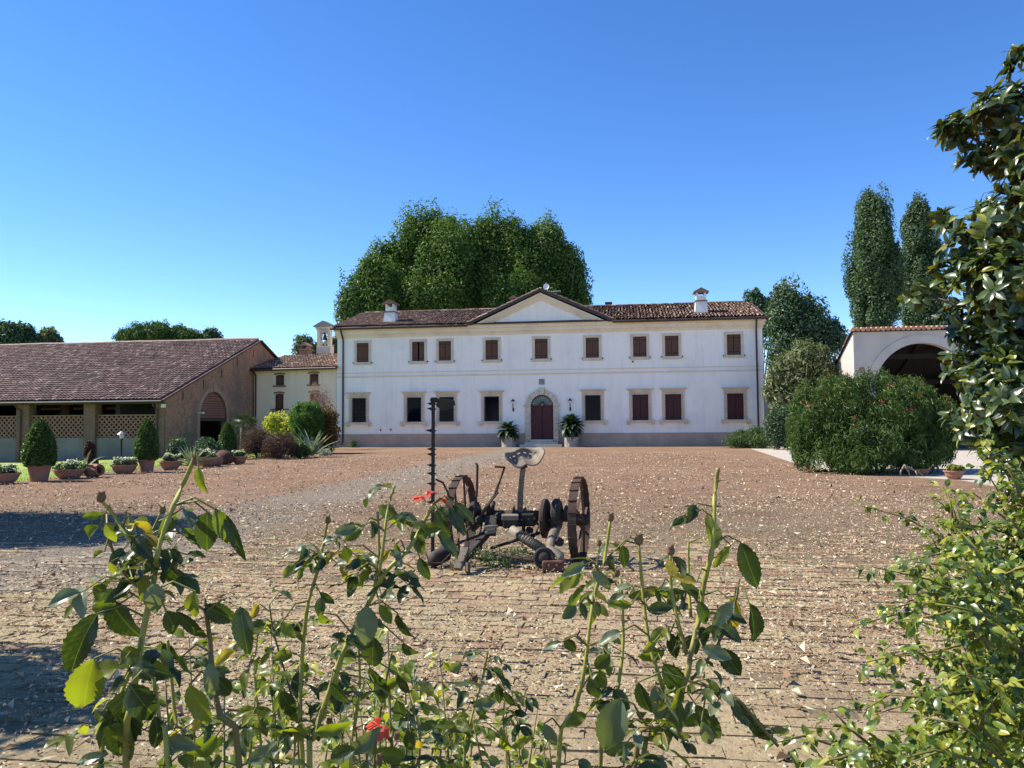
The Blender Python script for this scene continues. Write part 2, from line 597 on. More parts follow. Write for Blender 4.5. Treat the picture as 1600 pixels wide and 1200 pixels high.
# ------------------------------------------------------------------ ground
def mkcourt(name, per_object=False, bricks=True):
    """worn brick paving: brick red under lichen and dust, greyer along the wheel track"""
    m, t, b = nt(name)
    gm = node(t, 'ShaderNodeNewGeometry')
    P = gm.outputs['Position']
    sp = node(t, 'ShaderNodeSeparateXYZ')
    t.links.new(P, sp.inputs[0])
    big = noise(t, P, 0.22, 6, 0.65)
    mid = noise(t, P, 1.6, 6, 0.7)
    fine = noise(t, P, 22.0, 6, 0.75)
    if per_object:
        oi = node(t, 'ShaderNodeObjectInfo')
        rv = oi.outputs['Random']
    else:
        a = node(t, 'ShaderNodeAttribute', attribute_name='tint')
        rv = a.outputs['Fac']
    if bricks:
        base = ramp(t, rv, [(0.0, (0.30, 0.18, 0.125)), (0.3, (0.40, 0.27, 0.185)), (0.6, (0.37, 0.28, 0.20)), (1.0, (0.46, 0.31, 0.21))])
    else:
        mp = node(t, 'ShaderNodeMapping')
        mp.inputs['Rotation'].default_value = (0, 0, R(8.4))
        t.links.new(P, mp.inputs['Vector'])
        br = node(t, 'ShaderNodeTexBrick')
        br.inputs['Scale'].default_value = 1.0
        br.inputs['Brick Width'].default_value = 0.285
        br.inputs['Row Height'].default_value = 0.15
        br.inputs['Mortar Size'].default_value = 0.012
        br.inputs['Color1'].default_value = (0.43, 0.27, 0.175, 1)
        br.inputs['Color2'].default_value = (0.34, 0.22, 0.15, 1)
        br.inputs['Mortar'].default_value = (0.22, 0.16, 0.12, 1)
        t.links.new(mp.outputs[0], br.inputs['Vector'])
        far = node(t, 'ShaderNodeMapRange')
        far.inputs['From Min'].default_value = 11.0
        far.inputs['From Max'].default_value = 18.0
        t.links.new(sp.outputs[1], far.inputs['Value'])
        dirt = ramp(t, fine, [(0.3, (0.15, 0.115, 0.08)), (0.55, (0.32, 0.25, 0.17)), (0.75, (0.44, 0.35, 0.24))])
        base = mix(t, far.outputs[0], dirt, br.outputs['Color'])
    # lichen and moss crust: thick on the near bricks, thin far away (where the plane trees drip)
    near = node(t, 'ShaderNodeMapRange')
    near.inputs['From Min'].default_value = 4.0
    near.inputs['From Max'].default_value = 13.0
    near.inputs['To Min'].default_value = 0.70
    near.inputs['To Max'].default_value = 0.30
    t.links.new(sp.outputs[1], near.inputs['Value'])
    moss = math_(t, 'ADD', math_(t, 'MULTIPLY', mid, 0.6), math_(t, 'MULTIPLY', rv, 0.4) if bricks else math_(t, 'MULTIPLY', fine, 0.4))
    moss = math_(t, 'ADD', moss, math_(t, 'SUBTRACT', near.outputs[0], 0.5))
    moss = ramp(t, moss, [(0.36, 0.0), (0.56, 0.92)])
    mcol = ramp(t, fine, [(0.3, (0.26, 0.225, 0.135)), (0.5, (0.43, 0.375, 0.245)), (0.7, (0.57, 0.50, 0.35))])
    col = mix(t, moss, base, mcol)
    # dust blotches
    col = mix(t, ramp(t, big, [(0.45, 0.0), (0.62, 0.5)]), col, (0.46, 0.33, 0.24))
    col = mix(t, ramp(t, noise(t, P, 0.7, 8, 0.75), [(0.48, 0.0), (0.62, 0.5)]), col, (0.20, 0.145, 0.105))
    col = mix(t, ramp(t, fine, [(0.56, 0.0), (0.72, 0.6)]), col, (0.14, 0.10, 0.075))
    # grey wheel track from the left towards the door
    A, B = gr(330, 822), gr(770, 713)
    d = (B - A).xy.normalized()
    nx, ny = -d.y, d.x
    ds = math_(t, 'ADD', math_(t, 'MULTIPLY', math_(t, 'SUBTRACT', sp.outputs[0], A.x), nx),
               math_(t, 'MULTIPLY', math_(t, 'SUBTRACT', sp.outputs[1], A.y), ny))
    ds = math_(t, 'ADD', math_(t, 'ABSOLUTE', ds), math_(t, 'MULTIPLY', math_(t, 'SUBTRACT', mid, 0.5), 2.4))
    trk = math_(t, 'MULTIPLY', ramp(t, math_(t, 'DIVIDE', ds, 4.0), [(0.22, 1.0), (0.42, 0.0)]),
                math_(t, 'GREATER_THAN', sp.outputs[1], 7.5))
    col = mix(t, math_(t, 'MULTIPLY', trk, 0.8), col, ramp(t, fine, [(0.3, (0.24, 0.22, 0.19)), (0.7, (0.40, 0.36, 0.31))]))
    col = mix(t, 1.0, col, (1.0, 0.94, 0.82) if bricks else (0.65, 0.61, 0.55), 'MULTIPLY')
    t.links.new(col, b.inputs['Base Color'])
    b.inputs['Roughness'].default_value = 0.95
    b.inputs['Specular IOR Level'].default_value = 0.15
    grit = noise(t, P, 9.0, 8, 0.8)
    bump(t, b, math_(t, 'ADD', math_(t, 'ADD', fine, mid), math_(t, 'MULTIPLY', grit, 1.5)), 0.9, 0.03)
    return m


M['paver'] = mkcourt('worn_paving_brick')
M['paver_single'] = mkcourt('worn_paving_brick_single', per_object=True)
M['court'] = mkcourt('courtyard_paving', bricks=False)
M['joint'] = mk('joint_dirt', (0.13, 0.10, 0.075), (0.22, 0.17, 0.125), 6, 0.98, 0.6, 40, 0.02, stain=(0.08, 0.06, 0.045), sscale=1.5, samt=0.6)
M['gravel'] = mk('pale_gravel', (0.48, 0.425, 0.35), (0.34, 0.30, 0.25), 9, 0.95, 0.8, 60, 0.02, stain=(0.36, 0.32, 0.27), sscale=0.4, samt=0.4)
M['lawn'] = mk('lawn', (0.22, 0.31, 0.06), (0.28, 0.33, 0.08), 1.5, 0.95, 0.5, 60, 0.03, stain=(0.25, 0.21, 0.09), sscale=0.6, samt=0.5)
M['field'] = mk('field', (0.10, 0.12, 0.045), (0.15, 0.14, 0.06), 0.05, 0.95)
M['soil'] = mk('bed_soil', (0.09, 0.065, 0.045), (0.15, 0.11, 0.08), 4, 0.98, 0.8, 25, 0.03)


def sheet(name, pts, z, mat):
    mb = MB()
    tris = tessellate_polygon([[Vector((p[0], p[1], 0)) for p in pts]])
    mb.v = [(p[0], p[1], p[2] if len(p) > 2 else z) for p in pts]
    mb.f = [tuple(q) for q in tris]
    mb.t = [0.5] * len(mb.f)
    o = mb.build(name, mat)
    for p in o.data.polygons:
        pass
    o['kind'] = 'structure'
    return o


VANG = R(-8.4)
UD = Vector((math.cos(VANG), math.sin(VANG), 0))       # along the villa front
DD = Vector((-math.sin(VANG), math.cos(VANG), 0))      # into the depth
VO = at(847, 690, 50.0); VO.z = 0
VF = Frame(VO, VANG)

sheet('ground', [(-900, -60), (900, -60), (900, 1500), (-900, 1500)], -0.62, M['field'])
LE0, LE1 = gr(0, 755), gr(525, 702)
ld = (LE1 - LE0).normalized()
LN, LFAR = LE0 - ld * 26, LE1 + ld * 3
RP = [gr(1165, 698.5), gr(1236, 722), gr(1300, 735), gr(1400, 744), gr(1500, 750), gr(1600, 768)]
court_pts = [(LN.x, LN.y), (LE0.x, LE0.y), (LE1.x, LE1.y)]
vb0 = VF.M @ Vector((-14.5, 1.0, 0)); vb1 = VF.M @ Vector((14.5, 1.0, 0))
court_pts += [(vb0.x, vb0.y), (vb1.x, vb1.y)] + [(p.x, p.y) for p in RP] + [(16, 10), (18, -12), (LN.x, -12)]
court = sheet('courtyard', court_pts, 0.0, M['court'])
sheet('gravel_yard', [(5, 8), (60, 2), (60, 75), (-16, 75), (-10, 45)], -0.012, M['gravel'])
# lawn falls gently from the paving edge to the barn
lw = MB()
q = [LN, LE0, LE1, LFAR]
lv = Vector((-ld.y, ld.x, 0))
rows = []
for k, (dist, z) in enumerate(((0, -0.02), (2, -0.05), (8, -0.25), (16, -0.5), (45, -0.55))):
    rows.append([(p.x + lv.x * dist, p.y + lv.y * dist, z) for p in q])
for k in range(4):
    for i in range(3):
        lw.face(rows[k][i], rows[k][i + 1], rows[k + 1][i + 1], rows[k + 1][i])
lawn = lw.build('lawn', M['lawn']); lawn['kind'] = 'structure'
bed = MB()
g_ = random.Random(5)
nb = 40
top, low = [], []
for i in range(nb + 1):
    x = -6 + 12.0 * i / nb
    y = 2.55 + 0.12 * math.sin(i * 1.3) + g_.uniform(-0.06, 0.06)
    bed.v += [(x, -3, 0.07), (x, 1.6, 0.09 + g_.uniform(-.02, .02)), (x, y - 0.1, 0.06), (x, y, 0.004)]
for i in range(nb):
    for k in range(3):
        a = i * 4 + k
        bed.f.append((a, a + 4, a + 5, a + 1)); bed.t.append(.5)
bo = bed.build('flower_bed', M['soil'], smooth=True); bo['kind'] = 'structure'

# paving bricks: the nearest 300 stand alone, the others are one mesh
rb = random.Random(11)
BL, BH = 0.275, 0.142


def brick_verts(w, d, rg, h=0.009):
    """worn brick: eight-cornered top with chipped corners"""
    x, y = w / 2, d / 2
    j = lambda s: rg.uniform(-s, s)
    c = lambda: rg.uniform(.003, .012) if rg.random() < .8 else rg.uniform(.015, .04)
    k = [c() for _ in range(4)]
    out = [(-x + k[0], -y), (x - k[1], -y), (x, -y + k[1] * .5), (x, y - k[2] * .5), (x - k[2], y), (-x + k[3], y), (-x, y - k[3] * .5), (-x, -y + k[0] * .5)]
    out = [(a + j(.006), b_ + j(.006)) for a, b_ in out]
    tx, ty = j(.0022), j(.0022)
    low_ = [(a, b_, -0.03) for a, b_ in out]
    top_ = [(a * .986, b_ * .968, h + tx * a / x + ty * b_ / y + j(.002)) for a, b_ in out]
    return low_ + top_


BQ = [(8, 9, 10, 15), (15, 10, 11, 14), (14, 11, 12, 13)] + [(i, (i + 1) % 8, 8 + (i + 1) % 8, 8 + i) for i in range(8)]
variants = []
for k in range(8):
    me = bpy.data.meshes.new('brick')
    me.from_pydata(brick_verts(BL - 0.002, BH - 0.003, rb), [], BQ)
    me.materials.append(M['paver_single'])
    variants.append(me)
cells = []
for row in range(-10, 190):
    t0 = 2.4 + row * (BH + 0.005) + 0.012 * math.sin(row * 2.1)
    for c in range(-90, 110):
        s = c * (BL + 0.006) + (0.14 if row % 2 else 0.0) + 0.05 * math.sin(row * 5.3)
        p = UD * s + DD * t0
        Z, X = p.y, p.x
        if Z < 2.45 or Z > 11.5 or abs(X) > 0.71 * Z + 0.7:
            continue
        # left of the paving edge or right of the gravel line
        if (p - LE0).dot(lv) > -0.25:
            continue
        if X > 9.6 + max(0, (19 - Z)) * 0.4:
            continue
        cells.append((Z, X, p))
cells.sort(key=lambda c: c[0])
inview = [c for c in cells if c[0] > 3.3 and abs(c[1]) < 0.66 * c[0]]
solo = set(id(c) for c in inview[:300])
bv, bf, bt = [], [], []
rotm = Matrix.Rotation(VANG, 3, 'Z')
for c in cells:
    p = c[2]
    if rb.random() < 0.025 + max(0, (c[0] - 7.0) / 4.5) * 0.97:
        continue
    ang = rb.gauss(0, 0.025)
    sink = rb.gauss(0, 0.0022) - (0.006 if rb.random() < 0.1 else 0) - max(0, c[0] - 6.5) * .0009
    if id(c) in solo:
        o = bpy.data.objects.new('brick', rb.choice(variants))
        link(o, court)
        o.location = (p.x, p.y, sink)
        o.rotation_euler = (rb.gauss(0, .012), rb.gauss(0, .012), VANG + ang)
        continue
    mm = rotm @ Matrix.Rotation(ang, 3, 'Z')
    cut = rb.random()
    bw = BL - 0.002 if cut > .1 else BL * rb.uniform(.75, .97)
    b0 = len(bv)
    for v in brick_verts(bw, BH - 0.003, rb):
        w = mm @ Vector(v)
        bv.append((w.x + p.x, w.y + p.y, w.z + sink))
    bf += [tuple(b0 + i for i in q) for q in BQ]
    bt += [rb.random()] * len(BQ)
o = obj('paving_bricks', npmesh('paving_bricks', bv, bf, M['paver'], bt), court)
o['kind'] = 'stuff'

# dry leaves and crumbs on the paving
M['litter'] = leafmat('dry_leaf_litter', [(0.0, (0.10, 0.06, 0.035)), (0.3, (0.30, 0.19, 0.11)), (0.55, (0.42, 0.31, 0.20)), (0.85, (0.54, 0.45, 0.31)), (0.95, (0.60, 0.53, 0.39)), (1.0, (0.20, 0.19, 0.08))],
                      transl=0.0, rough=0.9, spec=0.15)
g = np.random.default_rng(77)


def litter(n, z0, z1, size, pw):
    Z = z0 + (z1 - z0) * g.random(n) ** pw
    X = (g.random(n) * 2 - 1) * (0.70 * Z + 0.6)
    # gather in drifts
    dens = 0.5 + 0.5 * np.sin(X * 0.9 + 1.3 * np.sin(Z * 0.7)) * np.sin(Z * 1.1 + 0.8 * np.sin(X * 0.6))
    keep = (g.random(n) < 0.25 + 0.75 * dens) & (X < 9.8 + np.maximum(0, 19 - Z) * 0.4)
    keep &= ((X - LE0.x) * lv.x + (Z - LE0.y) * lv.y) < -0.2
    X, Z = X[keep], Z[keep]
    N = len(X)
    L = size * (0.5 + g.random(N) ** 2 * 1.3)
    a = g.random(N) * 2 * np.pi
    tl = g.normal(size=(N, 2)) * 0.75
    wd = L * (0.35 + 0.4 * g.random(N))
    h = 0.012 + g.random(N) ** 2 * 0.035
    ca, sa = np.cos(a), np.sin(a)
    v = np.empty((N, 4, 3))
    for k, (lu, lw_, c) in enumerate(((-.5, 0, 0), (0, .5, 1), (.5, 0, 0), (.05, -.5, 1))):
        u, w = lu * L, lw_ * wd
        v[:, k, 0] = X + u * ca - w * sa
        v[:, k, 1] = Z + u * sa + w * ca
        v[:, k, 2] = h + np.abs(tl[:, 0] * u + tl[:, 1] * w) + c * L * 0.35 * g.random(N)
    return v.reshape(-1, 3), np.arange(N * 4).reshape(N, 4), g.random(N)


lit = cat_clouds(litter(24000, 2.6, 7, 0.017, 0.8), litter(130000, 4.0, 16, 0.026, 0.75), litter(5000, 3.5, 16, 0.06, 0.9), litter(75000, 12, 38, 0.05, 0.8))
lo_ = cloud_obj('leaf_litter', lit, M['litter'], None)
tag(lo_, 'dry fallen leaves and crumbs scattered over the brick courtyard', 'leaf litter', kind='stuff')


# ------------------------------------------------------------------ roofs
def tile_field(o, u, v, width, length, pitch=0.21, row=0.36, seed=0, skip=None, r0=0.10, seg=4):
    """rows of half-round clay tiles on the plane o + u*x + v*s (v up the slope)"""
    gg = np.random.default_rng(seed)
    o, u, v = (np.array(q, float) for q in (o, u, v))
    n = np.cross(u, v)
    if n[2] < 0:
        n = -n
    V, F, T = [], [], []
    b = 0
    nc, nr = int(width / pitch), int(length / row) + 1
    ang = np.linspace(0, np.pi, seg + 1)
    for i in range(nc):
        for j in range(nr):
            x, s = (i + 0.5) * pitch, j * row
            if skip and skip(x, s):
                continue
            x += gg.normal() * 0.012
            s0 = s + gg.normal() * 0.018
            s1 = min(s0 + row * 1.16, length)
            tw = gg.normal() * 0.012
            for (ss, rr, lift, dx) in ((s0, r0, 0.035, -tw), (s1, r0 * 0.82, 0.0, tw)):
                for a in ang:
                    V.append(o + u * (x + dx + rr * math.cos(a)) + v * ss + n * (lift + rr * 0.8 * math.sin(a)))
            for k in range(seg):
                F.append((b + k, b + k + 1, b + seg + 2 + k, b + seg + 1 + k))
            # the thick front edge
            T += [min(1, max(0, gg.normal(0.5, 0.26)))] * seg
            b += 2 * (seg + 1)
    return np.array(V), np.array(F), np.array(T)


# ------------------------------------------------------------------ villa
XL, XR = VF.px(527, 600).x, VF.px(1193, 600).x
EAVE, RIDGE, DEP = 8.0, 9.83, 11.0
villa = thing('villa', 'long two storey white villa with pediment and brown shutters', 'villa', VO, VANG)
UW = [566.9, 653.6, 695.2, 768.4, 845.7, 925.5, 999.6, 1049.6, 1146.6]
LW = [561, 647, 697.8, 768.3, 926.4, 1000.7, 1052, 1149]
ux = [VF.px(p, 540).x for p in UW]
lx = [VF.px(p, 635).x for p in LW]
UZ0, UZ1, UHW = 5.72, 7.02, 0.42
LZ0, LZ1, LHW = 1.66, 3.30, 0.50
DX, DHW, DZ0, DSP = VF.px(847, 650).x, 0.74, 0.46, 2.62
holes = [rect(x - UHW, x + UHW, UZ0, UZ1) for x in ux] + [rect(x - LHW, x + LHW, LZ0, LZ1) for x in lx]
holes.append([(DX - DHW, DZ0), (DX + DHW, DZ0)] + arc(DX, DSP, DHW, 0, 180, 20))
wall = MB()
wall.prism(rect(XL, XR, 0.0, EAVE), 0.0, 0.35, holes)
wall.box(XL, XL + 0.35, 0.35, DEP, 0, EAVE).box(XR - 0.35, XR, 0.35, DEP, 0, EAVE).box(XL + .35, XR - .35, DEP - 0.35, DEP, 0, EAVE)
for x in (XL, XR - 0.35):
    wall.prism([(0, EAVE), (DEP, EAVE), (DEP / 2, RIDGE - 0.15)], 0, 0.35,
               M=Matrix.Translation((x + 0.35, 0, 0)) @ Matrix.Rotation(R(90), 4, 'Z'))
wall.build('wall', M['villa_wall'], villa)
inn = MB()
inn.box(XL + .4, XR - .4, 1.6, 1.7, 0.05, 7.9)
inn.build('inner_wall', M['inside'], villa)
pl = MB()
px0, px1 = DX - 1.12, DX + 1.12
pl.box(XL - 0.06, px0, -0.06, 0.0, -0.05, 0.86).box(px1, XR + 0.06, -0.06, 0.0, -0.05, 0.86)
pl.box(XL - 0.06, XL, 0, DEP, -0.05, 0.86).box(XR, XR + 0.06, 0, DEP, -0.05, 0.86)
pl.build('plinth', M['plinth'], villa)
# string course: two thin fillets
sc_ = MB()
zb = VF.px(700, 584).z
sc_.box(XL, XR, -0.05, 0.0, zb - 0.16, zb - 0.06).box(XL, XR, -0.035, 0.0, zb + 0.12, zb + 0.18)
sc_.build('string_course', M['cornice'], villa)
co = MB()
for (dy, z0, z1) in ((0.06, 7.36, 7.50), (0.12, 7.50, 7.56), (0.20, 7.56, 7.80), (0.30, 7.80, 7.94), (0.36, 7.94, 8.0)):
    co.box(XL - dy * .6, XR + dy * .6, -dy, 0.0, z0, z1)
co.build('cornice', M['cornice'], villa)
# pediment
PX0, PX1 = VF.px(737, 508).x, VF.px(953, 505).x
PC, PA = VF.px(845, 457).x, VF.px(845, 457).z
ped = MB()
ped.prism([(PX0 + .3, 8.0), (PX1 - .3, 8.0), (PC, PA - 0.2)], -0.10, 0.0)
pt = ped.build('pediment', M['villa_wall'], villa)
rk = MB()
sl_ = (PA - 8.0) / (PC - PX0)
for (dy, o0, o1) in ((0.20, 0.50, 0.36), (0.28, 0.36, 0.22), (0.38, 0.22, 0.06)):
    ex = 0.06 * 0
    rk.prism([(PX0 + o0 / sl_, 8.0), (PX0 + o1 / sl_, 8.0), (PC, PA - o1), (PX1 - o1 / sl_, 8.0), (PX1 - o0 / sl_, 8.0), (PC, PA - o0)], -dy, -0.10)
rk.box(PX0 + .3, PX1 - .3, -0.30, -0.10, 8.0, 8.07)
rk.build('raking_cornice', M['cornice'], pt)
# roof: deck, tiles, cross gable over the pediment
roof = MB()
ye, yr = -0.48, DEP / 2
pitch_ = (RIDGE - EAVE) / (yr - ye)
roof.prism([(ye, EAVE + .02), (ye, EAVE + .08), (yr, RIDGE), (DEP + .48, EAVE + .08), (DEP + .48, EAVE + .02), (yr, RIDGE - .07)], 0, (XR - XL) + 0.5,
           M=Matrix.Translation((XR + 0.25, 0, 0)) @ Matrix.Rotation(R(90), 4, 'Z'))
PAr = PA + 0.06
roof.prism([(PX0 - .15, 8.04), (PX0 - .15, 8.12), (PC, PAr + .08), (PX1 + .15, 8.12), (PX1 + .15, 8.04), (PC, PAr)], -0.52, 6.2)
rf = roof.build('roof', M['under'], villa)
slv = Vector((0, yr - ye, RIDGE - EAVE - .08)).normalized()
sln = (Vector((0, yr - ye, RIDGE - EAVE - .08))).length


def ped_skip(x, s):
    X = XL - 0.2 + x
    z = EAVE + .08 + s * slv.z
    return abs(X - PC) < (PAr + 0.05 - z) / sl_


tf = tile_field((XL - 0.2, ye - .05, EAVE + .09), (1, 0, 0), slv, XR - XL + 0.4, sln + 0.1, seed=3, skip=ped_skip)
rt = cloud_obj('roof_tiles', tf, M['tile'], rf); rt['kind'] = 'stuff'
rg_ = MB()
for i in range(int((XR - XL) / 0.4)):
    x = XL + i * 0.4
    if abs(x - PC) < 1.4: continue
    rg_.tube([(x, yr, RIDGE + 0.03), (x + 0.44, yr, RIDGE + 0.05)], [0.12, 0.10], 8, t=random.Random(i).random())
rg_.build('ridge_tiles', M['tile'], rf)['kind'] = 'stuff'
pslv = [Vector((PC - PX0, 0, PAr - 8.1)).normalized(), Vector((PC - PX1, 0, PAr - 8.1)).normalized()]
pl_len = Vector((PC - PX0, 0, PAr - 8.1)).length
tfa = tile_field((PX0 - .2, -0.5, 8.14), (0, 1, 0), pslv[0], 6.4, pl_len + .15, seed=4)
tfb = tile_field((PX1 + .2, -0.5, 8.14), (0, 1, 0), pslv[1], 6.4, pl_len + .15, seed=5)
cloud_obj('pediment_roof_tiles', cat_clouds(tfa, tfb), M['tile'], rf)['kind'] = 'stuff'
# brown metal: gutters along the eaves, edge strip up the pediment, downpipes
gx0, gx1 = PX0 - .2, PX1 + .2
for (a, b_) in ((XL - 0.3, gx0), (gx1, XR + 0.3)):
    gu = MB()
    gu.tube([(a, ye - .03, EAVE - .02), (b_, ye - .03, EAVE - .02)], 0.095, 8)
    gu.build('gutter', M['pipe'], villa)
vg = MB()
for sx, x0 in ((1, PX0 - .25), (-1, PX1 + .25)):
    vg.bar((x0, -0.535, 8.02), (PC, -0.535, PAr + 0.03), 0.05, 0.17)
vg.build('verge_strip', M['pipe'], villa)
for pxx in (537, 1183):
    x = VF.px(pxx, 600).x
    dp = MB()
    dp.tube([(x - .03, ye - .03, EAVE - .05), (x - .03, ye - .03, 7.85), (x, -0.16, 7.3), (x, -0.13, 7.1), (x, -0.13, 0.35), (x - .12 if pxx < 800 else x, -0.2, 0.12)], 0.06, 8)
    dp.build('downpipe', M['pipe'], villa)


def shutters(parent, x, hw, z0, z1, y, mat, rnd_, gap=.008):
    for s in (-1, 1):
        a, b_ = (x - hw + .01, x - gap) if s < 0 else (x + gap, x + hw - .01)
        mb = MB()
        n = 4
        wd = (b_ - a) / n
        for k in range(n):
            dy = rnd_.uniform(-.004, .004)
            mb.box(a + k * wd + .006, a + (k + 1) * wd - .006, y + dy, y + .035, z0 + .015, z1 - .015)
        mb.box(a + .01, b_ - .01, y + .02, y + .05, z0 + .02, z1 - .02)
        o = mb.build('shutter', mat, parent)
        for zz in (z0 + (z1 - z0) * .16, z1 - (z1 - z0) * .16):
            MB().box(a + (0 if s < 0 else .06), b_ - (.06 if s < 0 else 0), y - .02, y - .005, zz - .025, zz + .025).build('hinge', M['iron'], parent)


rw = random.Random(2)
for x in ux:
    w = MB()
    e = 0.17
    w.box(x - UHW - e, x - UHW, -0.05, 0.1, UZ0 - .02, UZ1 + e).box(x + UHW, x + UHW + e, -0.05, 0.1, UZ0 - .02, UZ1 + e)
    w.box(x - UHW, x + UHW, -0.05, 0.1, UZ1, UZ1 + e)
    w.box(x - UHW - e - .03, x + UHW + e + .03, -0.09, 0.1, UZ0 - .19, UZ0 - .02)
    wo = w.build('window', M['stone'], villa)
    shutters(wo, x, UHW, UZ0, UZ1, 0.04, M['shutter'], rw, rw.choice((.006, .01, .018)) if x != ux[1] else .05)
    for s in (-1, 1):
        MB().box(x + s * (UHW + e + .06) - .03, x + s * (UHW + e + .06) + .03, -0.10, 0, UZ0 - .08, UZ0 + .0).build('shutter_stay', M['iron'], wo)
for i, x in enumerate(lx):
    w = MB()
    e = 0.21
    # stone architrave with rusticated brick-like blocks in the reveal
    for s in (-1, 1):
        xa = x + s * LHW
        n = 12
        hh = (LZ1 - LZ0) / n
        for k in range(n):
            ww = 0.115
            a, b_ = sorted((xa, xa + s * ww))
            w.box(a, b_, -0.06 - rw.uniform(0, .012), 0.12, LZ0 + k * hh + .022, LZ0 + (k + 1) * hh - .022)
        a, b_ = sorted((xa + s * .115, xa + s * e))
        w.box(a, b_, -0.045, 0.1, LZ0, LZ1 + .16)
        a, b_ = sorted((xa, xa + s * .115))
        MB().box(a, b_, -0.02, 0.1, LZ0, LZ1).build('brick_jamb', M['plinth'], villa)  # brick between the stone blocks; its darker colour also paints the notch shade
    n = 7
    for k in range(n):
        a = x - LHW + (2 * LHW) * k / n
        w.box(a + .025, a + 2 * LHW / n - .025, -0.06, 0.12, LZ1, LZ1 + .13)
    w.box(x - LHW - .115, x + LHW + .115, -0.02, 0.1, LZ1, LZ1 + .16)
    w.box(x - LHW - e, x + LHW + e, -0.05, 0.1, LZ1 + .16, LZ1 + .22)
    wo = w.build('window', M['stone'], villa)
    cn = MB()
    for (dx, dy, z0, z1) in ((.23, .08, .22, .28), (.29, .15, .28, .34), (.36, .22, .34, .38)):
        cn.box(x - LHW - dx, x + LHW + dx, -dy, 0.05, LZ1 + z0, LZ1 + z1)
    cn.build('window_cornice', M['stone'], wo)
    sl2 = MB()
    sl2.box(x - LHW - .40, x + LHW + .40, -0.20, 0.1, LZ0 - .15, LZ0)
    for s in (-1, 1):
        xb = x + s * (LHW + .27)
        sl2.box(xb - .09, xb + .09, -0.14, 0.0, LZ0 - .29, LZ0 - .15)
    sl2.build('sill', M['stone'], wo)
    if i < 5:
        gl = MB().box(x - LHW, x + LHW, 0.14, 0.16, LZ0, LZ1)
        gl.build('pane', M['glass'], wo)
        fr = MB()
        for s in (-1, 1):
            fr.box(x + s * (LHW - .03) - .03, x + s * (LHW - .03) + .03, 0.10, 0.14, LZ0, LZ1)
        fr.box(x - LHW + .06, x + LHW - .06, 0.10, 0.14, LZ1 - .05, LZ1).box(x - LHW + .06, x + LHW - .06, 0.10, 0.14, LZ0, LZ0 + .05)
        fr.build('sash', M['pipe'], wo)
        if i == 0:
            gr_ = MB()
            for k in range(5):
                xx = x - LHW + (k + .5) * 2 * LHW / 5
                gr_.tube([(xx, 0.06, LZ0), (xx, 0.06, LZ1)], 0.012, 6)
            for k in range(6):
                zz = LZ0 + (k + .5) * (LZ1 - LZ0) / 6
                gr_.tube([(x - LHW, 0.065, zz), (x + LHW, 0.065, zz)], 0.010, 6)
            gr_.build('window_grille', M['iron'], wo)
    else:
        shutters(wo, x, LHW, LZ0, LZ1, 0.05, M['shutter_dark'], rw)
# door with fanlight, stone surround of separate blocks, steps
dr = MB()
dr.box(DX - DHW, DX - .01, 0.16, 0.20, DZ0, DSP).box(DX + .01, DX + DHW, 0.16, 0.20, DZ0, DSP)
for s in (-1, 1):
    a = DX - DHW + .08 if s < 0 else DX + .08
    for k in range(6):
        z = DZ0 + .1 + k * .34
        dr.box(a, a + DHW - .16, 0.13, 0.16, z, z + .29)
dr.box(DX - DHW, DX + DHW, 0.10, 0.2, DSP, DSP + .07)
door = dr.build('door', M['door'], villa)
MB().tube([(DX + .1, 0.08, 1.5), (DX + .1, 0.13, 1.5)], 0.03, 8).build('handle', M['iron'], door)
fl = MB()
fl.prism([(DX - DHW, DSP + .07)] + [(DX + DHW, DSP + .07)] + arc(DX, DSP, DHW, 6, 174, 20), 0.17, 0.19)
fan = fl.build('fanlight', M['fanglass'], villa)
rays = MB()
for k in range(13):
    a = R(6 + 168 * k / 12)
    rays.bar((DX + .10 * math.cos(a), 0.14, DSP + .08 + .10 * math.sin(a)), (DX + (DHW - .02) * math.cos(a), 0.14, DSP + .07 + (DHW - .06) * math.sin(a)), 0.026, 0.026)
rays.prism(arc(DX, DSP, DHW, 0, 180, 24) + arc(DX, DSP, DHW - .07, 180, 0, 24), 0.10, 0.17)
rays.prism(arc(DX, DSP + .07, .14, 0, 180, 10) + arc(DX, DSP + .07, .10, 180, 0, 10), 0.12, 0.17)
rays.build('fanlight_bars', M['iron'], fan)
su = MB()
su.box(DX - DHW - .42, DX - DHW + .0, -0.17, 0.1, DSP - .02, DSP + .10).box(DX + DHW, DX + DHW + .42, -0.17, 0.1, DSP - .02, DSP + .10)
sur = su.build('door_surround', M['stone'], villa)
for s in (-1, 1):
    hgt = (DSP - .02 - DZ0 + .12) / 6
    for k in range(6):
        a, b_ = sorted((DX + s * DHW, DX + s * (DHW + .34)))
        MB().box(a, b_, -0.12 - (.02 if k == 0 else 0), 0.12, DZ0 - .12 + k * hgt + .012, DZ0 - .12 + (k + 1) * hgt - .012).build('stone_block', M['stone'], sur, bevel=.012)
nv = 9
for k in range(nv):
    a0, a1 = 180 * k / nv + .6, 180 * (k + 1) / nv - .6
    if k == nv // 2:
        MB().prism([(DX - .12, DSP + DHW), (DX + .12, DSP + DHW), (DX + .19, DSP + DHW + .46), (DX - .19, DSP + DHW + .46)], -0.22, 0.1).build('keystone', M['stone'], sur, bevel=.012)
        continue
    lo, hi = [(max(p[0], -99), max(p[1], DSP + .10)) for p in arc(DX, DSP, DHW, a0, a1, 5)], [(p[0], max(p[1], DSP + .10)) for p in arc(DX, DSP, DHW + .34, a1, a0, 5)]
    MB().prism(lo + hi, -0.12, 0.1).build('arch_stone', M['stone'], sur)
sp_ = MB()
